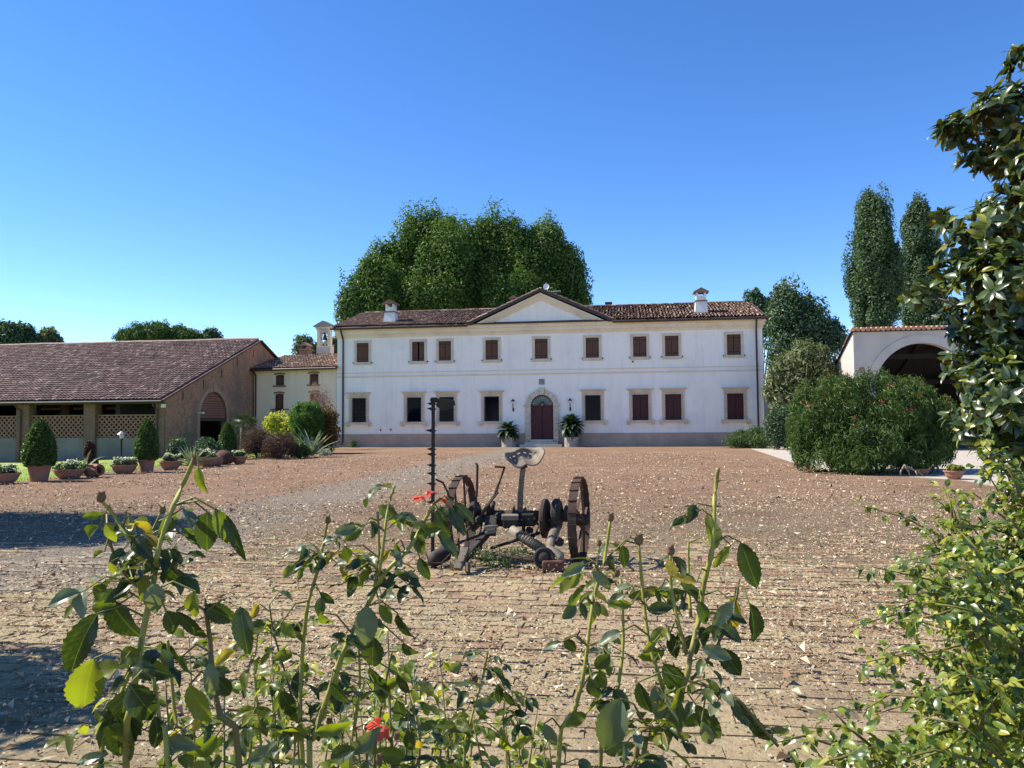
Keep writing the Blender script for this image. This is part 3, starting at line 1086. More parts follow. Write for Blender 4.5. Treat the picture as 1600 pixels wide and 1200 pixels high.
sp_.box(DX - 1.35, DX + 1.35, -0.95, 0.0, 0.0, 0.16)
MB().box(DX - 1.35, DX + 1.35, -0.95, 0.0, -.03, 0.16).build('step', M['stone'], villa, bevel=.015)
MB().box(DX - 1.08, DX + 1.08, -0.60, 0.0, 0.16, 0.31).build('step', M['stone'], villa, bevel=.015)
MB().box(DX - .74, DX + .74, -0.30, 0.2, 0.31, 0.455).build('step', M['stone'], villa, bevel=.015)
pq = VF.px(846.5, 596.5)
pm = mk('carved_plaque', (0.30, 0.29, 0.27), (0.20, 0.19, 0.18), 9, 0.9, 0.9, 14, 0.03)
MB().box(pq.x - .18, pq.x + .18, -0.05, 0, pq.z - .18, pq.z + .18).build('plaque', pm, villa, bevel=.01)
for (a, b_) in ((594.8, 671.8), (610.6, 671.3), (988.8, 565)):
    q = VF.px(a, b_)
    MB().tube([(q.x, -0.03, q.z), (q.x, 0.01, q.z)], 0.06, 10).build('vent_cover', M['iron'], villa)
q = VF.px(541, 620)
MB().box(q.x - .1, q.x + .1, -0.14, 0, q.z - .12, q.z + .12).build('alarm_box', M['white'], villa, bevel=.02)


def roofz(y):
    return EAVE + .08 + (y - ye) * slv.z / slv.y


def chimney(xpx, ytop, y, w0, w1, hb, hn):
    x = VF.px(xpx, ytop, y).x
    zb_ = roofz(y - w0 / 2)
    c = MB()
    a, b_ = w0 / 2, w1 / 2
    pts0 = [(x - a, y - a, zb_ - .3), (x + a, y - a, zb_ - .3), (x + a, y + a, zb_ - .3), (x - a, y + a, zb_ - .3)]
    pts1 = [(x - b_, y - b_, zb_ + hb), (x + b_, y - b_, zb_ + hb), (x + b_, y + b_, zb_ + hb), (x - b_, y + b_, zb_ + hb)]
    for k in range(4):
        c.face(pts0[k], pts0[(k + 1) % 4], pts1[(k + 1) % 4], pts1[k])
    c.face(*pts1)
    z = zb_ + hb
    c.box(x - b_ + .04, x + b_ - .04, y - b_ + .04, y + b_ - .04, z + .08, z + .08 + hn)
    z2 = z + .08 + hn
    for sx in (-1, 1):
        for sy in (-1, 1):
            c.box(x + sx * (b_ - .1) - .06, x + sx * (b_ - .1) + .06, y + sy * (b_ - .1) - .06, y + sy * (b_ - .1) + .06, z2, z2 + .2)
    ch = c.build('chimney', M['white'], villa)
    k = MB()
    k.box(x - b_ - .05, x + b_ + .05, y - b_ - .05, y + b_ + .05, z, z + .08)
    e = b_ + .14
    z3 = z2 + .2
    k.prism([(x - e, z3), (x + e, z3), (x + e, z3 + .06), (x, z3 + .32), (x - e, z3 + .06)], y - e, y + e)
    k.build('chimney_cap', M['tile'], ch)


chimney(611, 490, 1.0, 0.95, 0.68, 0.78, 0.30)
chimney(1095, 478, 1.3, 0.88, 0.70, 0.85, 0.30)
q = VF.px(803, 470, 6.0)
sc2 = MB().box(q.x - .22, q.x + .22, 5.8, 6.2, 9.4, q.z - .05)
c2 = sc2.build('chimney', M['shed_wall'], villa)
MB().prism([(q.x - .36, q.z + .12), (q.x + .36, q.z + .12), (q.x, q.z + .38)], 5.6, 6.4).box(q.x - .2, q.x - .1, 5.85, 6.15, q.z - .05, q.z + .12).box(q.x + .1, q.x + .2, 5.85, 6.15, q.z - .05, q.z + .12).build('chimney_cap', M['tile'], c2)
q = VF.px(951, 476, 6.5)
c3 = MB().box(q.x - .2, q.x + .2, 6.3, 6.7, 9.4, q.z + .05).build('chimney', M['brick_front'], villa)
MB().box(q.x - .26, q.x + .26, 6.24, 6.76, q.z + .05, q.z + .16).build('chimney_cap', M['pipe'], c3)
q = VF.px(856, 458, 5.5)
an = MB()
an.tube([(q.x, 5.5, 9.8), (q.x, 5.5, q.z + .55)], 0.025, 6).tube([(q.x - .1, 5.5, q.z + .12), (q.x + .95, 5.5, q.z + .12)], 0.018, 6)
for k in range(6):
    an.tube([(q.x + .1 + k * .15, 5.3, q.z + .12), (q.x + .1 + k * .15, 5.7, q.z + .12)], 0.012, 5)
an.lathe([(0.0, 0.0), (0.12, 0.02), (0.22, 0.07)], 14, M=Matrix.Translation((q.x - .1, 5.4, q.z + .45)) @ Matrix.Rotation(R(80), 4, 'X'))
an.build('antenna', M['white'], villa)


# lanterns on the villa front
def lantern(px_, py_, label):
    q = VF.px(px_, py_)
    w = VF.M @ Vector((q.x, 0, q.z))
    t_ = thing('wall_lantern', label, 'lantern', w, VANG, 'lanterns beside the villa door')
    MB().tube([(0, -.02, -.35), (0, -.10, -.30), (0, -.17, -.16), (0, -.17, .02)], [.03, .03, .026, .035], 8).box(-.05, .05, -.03, 0, -.46, -.22).build('bracket', M['iron'], t_)
    MB().lathe([(.05, .02), (.10, .20), (.10, .21), (.0, .21)], 6, (0, -.17, 0)).build('lamp_glass', M['white'], t_)
    MB().lathe([(.14, .20), (.10, .26), (.03, .33), (.02, .38), (0, .38)], 6, (0, -.17, 0)).build('lamp_cap', M['iron'], t_)


lantern(802, 632, 'black iron wall lantern left of the villa door')
lantern(891, 631, 'black iron wall lantern right of the villa door')
# ------------------------------------------------------------------ barn
BO = at(258, 690, 43.5); BO.z = -0.5
BF = Frame(BO, VANG)
barn = thing('brick_barn', 'long brick barn with lattice walls and wide clay tile roof', 'barn', BO, VANG)
bez = 3.60                                     # eave height above the barn floor
BRY = BF.side(405, 532).y
BRZ = BF.side(405, 532).z
BLEN = 27.0
BDP = BRY * 2
ro = Matrix.Rotation(R(90), 4, 'Z')
# gable end with the arched gateway and slit vents
t0_, t1_ = BF.side(312, 660).y, BF.side(354, 660).y
gc, grd = (t0_ + t1_) / 2, (t1_ - t0_) / 2
gsp = BF.side(333, 612).z - grd
gh = [[(gc - grd, 0.02), (gc + grd, 0.02)] + arc(gc, gsp, grd, 0, 180, 20)]
for (a, b_) in ((286, 618), (318, 601), (346, 583), (371, 566), (396, 551)):
    q = BF.side(a, b_)
    gh.append(rect(q.y - .07, q.y + .07, q.z - .28, q.z + .28))
gw = MB()
gslope = (BRZ - bez) / BRY
gw.prism([(0, 0), (BDP, 0), (BDP, bez - .1), (BRY, BRZ - .1), (0, bez - .1)], 0.0, 0.4, gh, M=ro)
gw.build('gable_wall', M['brick_gable'], barn)
ar = MB()
ar.prism(arc(gc, gsp, grd, 0, 180, 20) + arc(gc, gsp, grd + .26, 180, 0, 20), -0.03, 0.1, M=ro)
ar.prism([(gc - .14, gsp + grd), (gc + .14, gsp + grd), (gc + .2, gsp + grd + .5), (gc - .2, gsp + grd + .5)], -0.10, 0.1, M=ro)
for s in (-1, 1):
    a, b_ = sorted((gc + s * grd, gc + s * (grd + .26)))
    ar.prism(rect(a, b_, 0, gsp), -0.03, 0.1, M=ro)
ar.build('arch_surround', mk('arch_brick', (0.40, 0.27, 0.19), (0.32, 0.21, 0.15), 3, 0.95, 0.4, 20, 0.02), barn)
MBd = M['shutter_red'] = mk('red_boards', (0.30, 0.125, 0.095), (0.22, 0.095, 0.07), 3, 0.85, 0.2, 30, 0.01, stretch=(1, 0.5, 8))
z = gsp - .05
k = 0
while z < gsp + grd - .04:
    z1 = min(z + .14, gsp + grd - .02)
    zz = max(z1 - gsp, 0)
    hw = math.sqrt(max(grd * grd - zz * zz, 0.01)) - .01
    MB().prism(rect(gc - hw, gc + hw, z + .012, z1), 0.10 + .004 * (k % 2), 0.16, M=ro).build('board', MBd, barn)
    z += .15
    k += 1
MB().prism(rect(gc - grd, gc + grd, gsp - .25, gsp - .05), 0.08, 0.2, M=ro).build('lintel', M['timber'], barn)
# front: pillars, low plastered wall, brick lattice, beam
zt_low, zt_lat = 1.38, 2.62
pxs = [(27, 47), (132, 150)]
pil = [(BF.px(a, 680).x, BF.px(b_, 680).x) for a, b_ in pxs] + [(-0.55, 0.0)]
w_ = pil[1][0] - pil[0][0]
pil = [(pil[0][0] - w_ * k, pil[0][1] - w_ * k) for k in (4, 3, 2, 1)] + pil
for (a, b_) in pil[:-1]:
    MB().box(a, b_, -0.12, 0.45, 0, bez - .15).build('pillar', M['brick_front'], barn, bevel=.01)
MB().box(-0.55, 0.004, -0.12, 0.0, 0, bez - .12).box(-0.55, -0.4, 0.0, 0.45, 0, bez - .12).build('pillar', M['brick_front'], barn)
for i in range(len(pil) - 1):
    a, b_ = pil[i][1], pil[i + 1][0]
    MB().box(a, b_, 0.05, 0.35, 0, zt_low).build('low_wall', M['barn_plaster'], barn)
    lt = MB()
    W_, H_ = b_ - a, zt_lat - zt_low
    # open brickwork of crossing diagonal bands
    stp, bw_ = 0.30, 0.075
    for sg in (-1, 1):
        kk = -int(H_ / stp) - 1
        while kk * stp < W_ + H_:
            x0_ = kk * stp if sg > 0 else kk * stp
            # band from bottom (x0, 0) to top (x0 + sg*H, H), clipped to the panel
            z_a, z_b = 0.0, H_
            xa_, xb_ = x0_, x0_ + sg * H_
            if sg > 0:
                if xa_ < 0: z_a = -xa_
                if xb_ > W_: z_b = W_ - xa_
            else:
                if xa_ > W_: z_a = xa_ - W_
                if xb_ < 0: z_b = xa_
            if z_b - z_a > .05:
                p0 = Vector((a + x0_ + sg * z_a, 0.19, zt_low + z_a)); p1 = Vector((a + x0_ + sg * z_b, 0.19, zt_low + z_b))
                lt.bar(p0, p1, 0.20 if sg > 0 else 0.192, bw_) if False else lt.box(0, (p1 - p0).length, -.10 + .003 * sg, .10 + .003 * sg, -bw_ / 2, bw_ / 2, Matrix.Translation(p0) @ Matrix.Rotation(-math.atan2(z_b - z_a, sg * (z_b - z_a)), 4, 'Y'))
            kk += 1
    lt.build('brick_lattice', M['lattice'], barn)['kind'] = 'stuff'
    MB().box(a, b_, 0.06, 0.33, zt_lat, zt_lat + .07).build('coping', M['lattice'], barn)
MB().box(-BLEN, -0.002, -0.02, 0.35, bez - .30, bez - .12).build('eave_beam', M['timber'], barn)
# inner posts seen through the opening
for (a, b_) in ((40, 57), (94, 108), (150, 160)):
    x0, x1 = BF.px(a, 640, 5.0).x, BF.px(b_, 640, 5.0).x
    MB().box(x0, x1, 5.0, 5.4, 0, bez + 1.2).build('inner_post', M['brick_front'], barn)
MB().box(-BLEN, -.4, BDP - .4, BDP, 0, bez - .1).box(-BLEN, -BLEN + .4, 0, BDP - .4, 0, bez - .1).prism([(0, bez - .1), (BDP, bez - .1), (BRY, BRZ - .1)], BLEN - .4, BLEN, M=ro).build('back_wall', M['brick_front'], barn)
MB().box(-BLEN, -.4, .4, BDP - .4, -.1, 0.01).build('barn_floor', M['joint'], barn)
# the cart shed wall just inside the gate
MB().box(-4.5, -4.2, gc - 3.2, gc + 3.4, 0.01, 3.4).build('partition', M['barn_plaster'], barn)
rfm = MB()
rfm.prism([(-.62, bez - .2), (-.62, bez - .12), (BRY, BRZ + .03), (BDP + .6, bez - .12), (BDP + .6, bez - .2), (BRY, BRZ - .07)], -0.22, BLEN, M=ro)
brf = rfm.build('roof', M['under'], barn)
bsl = Vector((0, BRY + .62, BRZ + .03 - (bez - .12)))
bt_ = tile_field((-BLEN, -.66, bez - .11), (1, 0, 0), bsl.normalized(), BLEN + .22, bsl.length + .05, pitch=0.235, row=0.40, seed=8, r0=0.112)
cloud_obj('roof_tiles', bt_, M['tile_grey'], brf)['kind'] = 'stuff'
rgt = MB()
for i in range(int(BLEN / .42)):
    x = -BLEN + i * .42
    sag = 0.05 * math.sin(i * .35) + 0.02 * math.sin(i * 1.7)
    rgt.tube([(x, BRY, BRZ + .07 + sag * .3), (x + .46, BRY, BRZ + .09 + sag * .3)], [.14, .12], 8, t=.9)
rgt.build('ridge_tiles', mk('mortared_ridge_tile', (0.42, 0.31, 0.25), (0.32, 0.22, 0.18), 2, 0.9), brf)['kind'] = 'stuff'
gt = MB()
gt.tube([(-BLEN, -.70, bez - .2), (.2, -.70, bez - .2)], 0.085, 8)
gt.build('gutter', M['iron'], barn)
for a in (35.5, 248):
    x = BF.px(a, 680).x
    MB().tube([(x, -.70, bez - .22), (x, -.5, bez - .45), (x, -.2, bez - .6), (x, -.2, 0.1)], 0.05, 8).build('downpipe', M['pipe'], barn)
q = BF.px(256, 634, -.2)
MB().box(q.x - .09, q.x + .09, -.35, -.12, q.z - .1, q.z + .1).build('flood_lamp', M['white'], barn, bevel=.02)
q = BF.side(309, 645)
MB().box(0.0, 0.35, q.y - .06, q.y + .06, q.z - .03, q.z + .03).box(0.25, 0.40, q.y - .1, q.y + .1, q.z - .06, q.z + .05).build('flood_lamp', M['white'], barn, bevel=.02)

# ------------------------------------------------------------------ yellow house between barn and villa
yt = BF.side(396, 600).y
YO = BF.M @ Vector((0.06, yt, 0)); YO.z = -0.3
YANG = R(-14)
YF = Frame(YO, YANG)
yh = thing('yellow_house', 'small pale yellow house with tiled roof squeezed between barn and villa', 'house', YO, YANG)
ywid, yez = 6.5, YF.px(440, 578).z
yw = []
for (a, y0, y1) in ((437, 585, 602), (490.5, 583, 600.5), (436, 614.5, 642), (490.5, 613, 640)):
    p0, p1 = YF.px(a, y1), YF.px(a, y0)
    yw.append((p0.x, p0.z, p1.z))
YHW = 0.34
hol = []
for (x, z0, z1) in yw:
    hol.append([(x - YHW, z0), (x + YHW, z0), (x + YHW, z1 - .06), (x, z1), (x - YHW, z1 - .06)])
yb = MB()
yb.prism(rect(0, ywid, 0, yez), 0, 0.3, hol)
yb.box(0, .3, .3, 6.5, 0, yez).box(ywid - .3, ywid, .3, 6.5, 0, yez).box(.3, ywid - .3, 6.2, 6.5, 0, yez)
yb.build('wall', M['yellow'], yh)
ybm = mk('brick_trim', (0.30, 0.17, 0.12), (0.24, 0.14, 0.10), 4, 0.95, 0.2, 30, 0.01)
for i, (x, z0, z1) in enumerate(yw):
    wf = MB()
    wf.prism([(x - YHW - .08, z1 - .04), (x, z1 + .02), (x + YHW + .08, z1 - .04), (x + YHW + .08, z1 + .08), (x, z1 + .14), (x - YHW - .08, z1 + .08)], -0.02, 0.1)
    wo = wf.build('window', ybm, yh)
    MB().box(x - YHW - .14, x + YHW + .14, -0.1, 0.1, z0 - .12, z0).build('sill', ybm, wo)
    shutters(wo, x, YHW, z0, z1 - .06, 0.08, M['shutter'], rw)
    MB().prism([(x - YHW, z1 - .08), (x + YHW, z1 - .08), (x, z1)], 0.1, 0.14).build('lintel_board', M['shutter'], wo)
fb = YF.px(436, 640)
MB().box(fb.x - .5, fb.x + .8, -.3, -.08, fb.z - .02, fb.z + .03).build('flower_shelf', M['iron'], yh)
yrz = YF.px(470, 556.5, 4.0).z
yrf = MB()
yrf.prism([(-.45, yez - .02), (-.45, yez + .06), (4.0, yrz), (8.0, yez + .06), (8.0, yez - .02), (4.0, yrz - .08)], 0, ywid + .1, M=Matrix.Translation((ywid, 0, 0)) @ ro)
yro = yrf.build('roof', M['under'], yh)
ysl = Vector((0, 4.45, yrz - yez - .06))
cloud_obj('roof_tiles', tile_field((-.12, -.5, yez + .07), (1, 0, 0), ysl.normalized(), ywid + .1, ysl.length + .08, seed=14), M['tile'], yro)['kind'] = 'stuff'
MB().tube([(-.2, -.52, yez), (ywid, -.52, yez)], 0.08, 8).build('gutter', M['pipe'], yh)
MB().tube([(.16, -.5, yez), (.18, -.1, yez - .35), (.18, -.1, .1)], 0.055, 8).build('downpipe', M['pipe'], yh)
q = YF.px(478, 548, 4.4)
yc = MB().box(q.x - .33, q.x + .33, 4.1, 4.7, yrz - .3, q.z - .0).build('chimney', ybm, yh)
MB().box(q.x - .42, q.x + .42, 4.0, 4.8, q.z, q.z + .12).prism([(q.x - .4, q.z + .34), (q.x + .4, q.z + .34), (q.x, q.z + .6)], 4.0, 4.8).box(q.x - .3, q.x - .18, 4.1, 4.7, q.z + .12, q.z + .34).box(q.x + .18, q.x + .3, 4.1, 4.7, q.z + .12, q.z + .34).build('chimney_cap', M['tile'], yc)

# bell turret on the roof behind
q0, q1 = YF.px(495.5, 545, 5.0), YF.px(517, 545, 5.0)
bt0 = (q0.x + q1.x) / 2
bw = (q1.x - q0.x) / 2
zb0, zb1, zb2, zb3 = (YF.px(507, p, 5.0).z for p in (556, 541, 513.5, 505))
TO = YF.M @ Vector((bt0, 5.0, 0)); TO.z += zb0 - .9 - 0
bell = thing('bell_turret', 'small open bell turret with pitched cap above the yellow house roof', 'bell turret', TO, YANG)
hz = lambda z_: z_ - zb0 + .9
MB().box(-bw, bw, -.1, .5, 0, hz(zb1)).build('base', M['shed_wall'], bell, bevel=.01)
ow = bw * .5
osp = hz(zb2) - ow - .28
wb = MB().prism(rect(-bw + .04, bw - .04, hz(zb1), hz(zb2)), 0.0, 0.3, [[(-ow, hz(zb1) + .03), (ow, hz(zb1) + .03)] + arc(0, osp, ow, 0, 180, 12)])
wb.build('arch_wall', M['shed_wall'], bell)
for s in (-1, 1):
    MB().box(s * (bw - .13) - .11, s * (bw - .13) + .11, -.07, 0.0, hz(zb1), hz(zb2) - .12).box(s * (bw - .13) - .14, s * (bw - .13) + .14, -.1, 0.0, hz(zb2) - .12, hz(zb2)).build('pilaster', M['stone'], bell)
MB().box(-bw - .08, bw + .08, -.12, .42, hz(zb2), hz(zb2) + .14).build('entablature', M['stone'], bell)
MB().prism([(-bw - .22, hz(zb2) + .14), (bw + .22, hz(zb2) + .14), (bw + .22, hz(zb2) + .2), (0, hz(zb3) + .18), (-bw - .22, hz(zb2) + .2)], -.25, .55).build('cap_roof', mk('lead_cap', (0.20, 0.20, 0.20), (0.15, 0.15, 0.15), 4, 0.7), bell)
zc = osp - .0
MB().lathe([(.0, .20), (.05, .20), (.09, .12), (.12, 0), (.17, -.22), (.20, -.27), (.17, -.27)], 16, (0, .15, zc)).build('bell', mk('bronze', (0.10, 0.09, 0.06), (0.06, 0.06, 0.045), 5, 0.5, metal=.7), bell, smooth=True)
MB().box(-ow, ow, .10, .20, zc + .2, zc + .30).build('yoke', M['timber'], bell)

# ------------------------------------------------------------------ arched shed on the right
SO = at(1338, 690, 40.0); SO.z = 0
SF = Frame(SO, VANG)
shed = thing('arched_shed', 'plastered shed with wide dark arches and clay tile coping', 'shed', SO, VANG)
sz = SF.px(1340, 518).z
q = SF.side(1300, 584)
sl3 = (sz - q.z) / q.y
SDP = 9.5
acx, asp = SF.px(1443, 600).x, SF.px(1443, 606).z
arad = acx - SF.px(1368, 590).x
SLEN = 19.0
ahl = []
for k in range(3):
    cx = acx + k * (arad * 2 + .9)
    if cx + arad > SLEN - .3: break
    ahl.append([(cx - arad, 0.02), (cx + arad, 0.02)] + arc(cx, asp, arad, 0, 180, 28))
sw = MB()
sw.prism(rect(0, SLEN, 0, sz), 0, 0.45, ahl)
sw.prism([(.45, 0), (SDP, 0), (SDP, sz - sl3 * SDP), (.45, sz - sl3 * .45)], -.4, 0, M=ro)
sw.prism([(.45, 0), (SDP, 0), (SDP, sz - sl3 * SDP), (.45, sz - sl3 * .45)], -SLEN, -SLEN + .4, M=ro)
sw.build('wall', M['shed_wall'], shed)
MB().box(.4, SLEN - .4, SDP - .4, SDP, 0, sz - sl3 * SDP).build('back_wall', M['timber'], shed)
for h_ in ahl:
    cx = sum(p[0] for p in h_) / len(h_)
    MB().prism(arc(cx, asp, arad, 0, 180, 28) + arc(cx, asp, arad + .42, 180, 0, 28), -0.04, 0.06).build('arch_band', M['shed_wall'], shed)
sr = MB()
sr.prism([(-.18, sz + .02), (-.18, sz + .08), (SDP + .3, sz + .08 - sl3 * (SDP + .3)), (SDP + .3, sz + .0 - sl3 * (SDP + .3)), (.3, sz + .0 - sl3 * .3)], -SLEN - .1, .12, M=ro)
M['under_dark'] = mk('shade_dark_roof_boards', (0.030, 0.022, 0.018), (0.020, 0.015, 0.013), 3, 0.95)  # near-black colour puts the shed's inner shade into boards and rafters
sro = sr.build('roof', M['under_dark'], shed)
sv_ = Vector((0, -1, sl3)).normalized()
ln_ = (SDP + .4) * math.sqrt(1 + sl3 ** 2)
cloud_obj('roof_tiles', tile_field((-.1, SDP + .25, sz + .09 - sl3 * (SDP + .25)), (1, 0, 0), sv_, SLEN + .2, ln_, pitch=.24, row=.38, seed=21, r0=.11), M['tile_new'], sro)['kind'] = 'stuff'
cp = MB()
for i in range(int(SLEN / .245)):
    x = -.05 + i * .245
    cp.tube([(x, -.24, sz + .09), (x, .18, sz + .14)], [.115, .10], 8, t=random.Random(i).random())
cp.build('coping_tiles', M['tile_new'], sro)['kind'] = 'stuff'
for k in range(7):
    x = .9 + k * 2.7
    MB().bar((x, .5, sz - .35), (x, SDP - .4, sz - .35 - sl3 * (SDP - .9)), .16, .2).build('rafter', M['under_dark'], shed)
for (y, dz) in ((1.4, .3), (4.2, .3)):
    MB().box(.4, SLEN - .4, y - .1, y + .1, sz - .75 - sl3 * y, sz - .5 - sl3 * y).build('purlin', M['under_dark'], shed)

# low garden wall between villa and shed, seen past the villa corner
GW0 = at(1194, 640, 52); GW0.z = 0
gwl = thing('garden_wall', 'low plastered wall behind the bushes right of the villa', 'wall', GW0, VANG)
MB().box(0, 7.5, 0, .35, -.1, 3.05).build('wall', M['shed_wall'], gwl)
MB().prism([(-.2, 3.05), (.55, 3.05), (.175, 3.3)], -7.5, 0, M=ro).build('wall_coping', M['tile'], gwl)

# ------------------------------------------------------------------ trees behind
LM = {}
LM['plane'] = leafmat('plane_tree_leaf', [(0.0, (0.020, 0.046, 0.013)), (0.4, (0.062, 0.118, 0.025)), (0.8, (0.125, 0.195, 0.038)), (1.0, (0.23, 0.28, 0.065))], 0.28, 0.5, 0.25, tcol=(1.4, 1.6, .4))
LM['poplar'] = leafmat('poplar_leaf', [(0.0, (0.025, 0.054, 0.023)), (0.5, (0.065, 0.112, 0.047)), (1.0, (0.153, 0.207, 0.099))], 0.2, 0.6, 0.2)
LM['dark'] = leafmat('dark_tree_leaf', [(0.0, (0.025, 0.054, 0.025)), (0.5, (0.054, 0.104, 0.045)), (1.0, (0.117, 0.180, 0.081))], 0.22, 0.5, 0.4)
LM['olive'] = leafmat('olive_green_leaf', [(0.0, (0.045, 0.068, 0.027)), (0.5, (0.112, 0.143, 0.060)), (1.0, (0.240, 0.255, 0.128))], 0.25, 0.5, 0.4)
LM['pine'] = leafmat('pine_needle', [(0.0, (0.027, 0.063, 0.018)), (0.5, (0.063, 0.126, 0.029)), (1.0, (0.144, 0.216, 0.054))], 0.15, 0.6, 0.3)
LM['box'] = leafmat('clipped_box_leaf', [(0.0, (0.027, 0.060, 0.015)), (0.5, (0.060, 0.112, 0.021)), (1.0, (0.128, 0.180, 0.038))], 0.25, 0.45, 0.4)


def tree(name, label, group, base, trunk_r, fork, lobes, k, rr, n, size, mat, seed, cat='tree', aspect=0.6, limbs=6, **kw):
    """base: world foot; lobes in world coordinates [(centre, radii)]"""
    base = Vector(base)
    t_ = thing(name, label, cat, base, 0, group)
    rg = random.Random(seed)
    tops = [Vector(l[0]) - base for l in lobes]
    top = sum(tops, Vector()) / len(tops)
    mb = MB()
    fk = Vector((rg.uniform(-.2, .2), rg.uniform(-.2, .2), fork))
    mb.tube([(0, 0, -.1), (rg.uniform(-.1, .1), 0, fork * .5), fk, fk.lerp(top, .7)], [trunk_r * 1.25, trunk_r, trunk_r * .85, trunk_r * .35], 10)
    mb.build('trunk', M['bark'], t_, smooth=True)
    for i in range(limbs):
        l = lobes[i % len(lobes)]
        e = Vector(l[0]) - base + Vector((rg.gauss(0, l[1][0] * .45), rg.gauss(0, l[1][1] * .45), rg.uniform(-.2, .6) * l[1][2]))
        st = fk * rg.uniform(.75, 1.0)
        md = st.lerp(e, .5) + Vector((0, 0, -.05 * (e - st).length))
        MB().tube([st, md, e], [trunk_r * .5, trunk_r * .3, trunk_r * .08], 6).build('limb', M['bark'], t_, smooth=True)
    ck = {a: kw.pop(a) for a in ('lo', 'hi', 'bottom', 'stretch') if a in kw}
    C, Q = clumps(lobes, k, rr, seed, **ck)
    kw.setdefault('out', 1.25)
    # loose leafy shoots that break the outline
    g4 = np.random.default_rng(seed + 5)
    sh = []
    for c, q in zip(C, Q):
        for _ in range(2):
            d = g4.normal(size=3); d[2] = abs(d[2]) + .4
            d /= np.linalg.norm(d)
            sh.append((c + d * q * g4.uniform(.5, .95), q * np.array([.28, .28, .5])))
    cl_a = leaf_cloud(C, Q, n, size, aspect, seed, **kw)
    cl_b = leaf_cloud(np.array([x[0] for x in sh]), np.array([x[1] for x in sh]), max(14, n // 12), size, aspect, seed + 6, **kw)
    cloud_obj('crown', cat_clouds(cl_a, cl_b), mat, t_, base)
    return t_


def L(px_, py_, z, rx, rz, ry=None):
    """lobe: pixel centre at distance z, radii given in pixels"""
    c = at(px_, py_, z)
    s = z / FPX
    return (tuple(c), (rx * s, (ry if ry is not None else rx) * s, rz * s))


def foot(px_, z, h=0.0):
    p = at(px_, 660, z)
    return (p.x, p.y, h)


PZ = 74
tree('plane_tree', 'tallest broad plane tree rising behind the left half of the villa', 'plane trees behind the villa', foot(668, PZ, -.6), .5, 6,
     [L(668, 398, PZ, 50, 60), L(664, 368, PZ, 32, 30), L(636, 412, PZ - 1, 34, 55), L(606, 462, PZ - 2, 44, 46), L(612, 428, PZ - 2, 36, 52), L(706, 392, PZ, 32, 42), L(700, 440, PZ - 3, 55, 75), L(660, 480, PZ - 3, 90, 50)], 120, 1.6, 760, .24, LM['plane'], 31, lo=.62, hi=1.0, stretch=1.5)
tree('plane_tree', 'rounded plane tree behind the villa pediment, right of the tallest', 'plane trees behind the villa', foot(790, PZ + 2, -.6), .5, 6,
     [L(780, 395, PZ + 1, 46, 52), L(775, 378, PZ + 2, 32, 28), L(738, 410, PZ - 1, 46, 62), L(745, 440, PZ - 2, 50, 62), L(815, 402, PZ + 1, 40, 46), L(815, 450, PZ, 58, 70), L(790, 485, PZ - 2, 90, 45)], 110, 1.6, 760, .24, LM['plane'], 32, lo=.62, hi=1.0, stretch=1.5)
tree('plane_tree', 'shaded plane tree at the right end of the tall group behind the villa', 'plane trees behind the villa', foot(868, PZ + 1, -.6), .45, 6,
     [L(848, 402, PZ + 1, 38, 46), L(868, 440, PZ + 1, 46, 62), L(890, 462, PZ + 1, 34, 60), L(870, 490, PZ, 55, 36)], 85, 1.5, 720, .24, LM['plane'], 33, lo=.62, hi=1.0, stretch=1.5)
tree('plane_tree', 'lower light green plane tree left of the group, above the villa corner', 'plane trees behind the villa', foot(565, PZ - 6, -.6), .35, 5,
     [L(582, 455, PZ - 6, 26, 40), L(552, 484, PZ - 6, 24, 30), L(598, 475, PZ - 6, 38, 40)], 50, 1.4, 640, .24, LM['plane'], 34, lo=.55, hi=1.0, stretch=1.5)
tree('poplar', 'taller columnar poplar standing left of the pair behind the shed', 'poplars behind the shed', foot(1367, 76, -.6), .45, 4,
     [L(1366, 336, 76, 24, 28), L(1366, 362, 76, 29, 50), L(1366, 430, 76, 42, 85), L(1362, 490, 76, 40, 55), L(1388, 450, 76, 26, 60)], 130, .95, 460, .24, LM['poplar'], 41, lo=.7, hi=1.0, stretch=2.0, limbs=8)
tree('poplar', 'slimmer columnar poplar, right of the pair behind the shed', 'poplars behind the shed', foot(1440, 80, -.6), .42, 4,
     [L(1434, 342, 80, 18, 24), L(1434, 360, 80, 22, 40), L(1440, 420, 80, 32, 75), L(1446, 480, 80, 34, 65)], 110, .9, 440, .24, LM['dark'], 42, lo=.7, hi=1.0, stretch=2.0, limbs=8)
tree('broadleaf_tree', 'dark green tree between the villa and the shed roof', 'trees right of the villa', foot(1245, 64, -.6), .3, 4,
     [L(1236, 500, 64, 34, 55), L(1228, 465, 64, 20, 22), L(1270, 520, 64, 26, 50), L(1296, 535, 64, 24, 36), L(1235, 570, 64, 40, 60)], 60, 1.25, 480, .24, LM['dark'], 51, lo=.55, hi=1.0)
tree('broadleaf_tree', 'thin tree top showing just above the right end of the villa roof', 'trees right of the villa', foot(1185, 72, -.6), .25, 4,
     [L(1177, 475, 72, 13, 24), L(1190, 500, 72, 20, 40)], 28, .8, 220, .26, LM['dark'], 52)
tree('evergreen_tree', 'grey green rounded evergreen beside the right corner of the villa', None, foot(1252, 44, 0), .2, 1.5,
     [L(1255, 580, 44, 48, 42), L(1225, 610, 44, 30, 50), L(1285, 600, 44, 36, 40), L(1235, 650, 44, 36, 40)], 90, .62, 330, .19, LM['olive'], 53, aspect=.45)
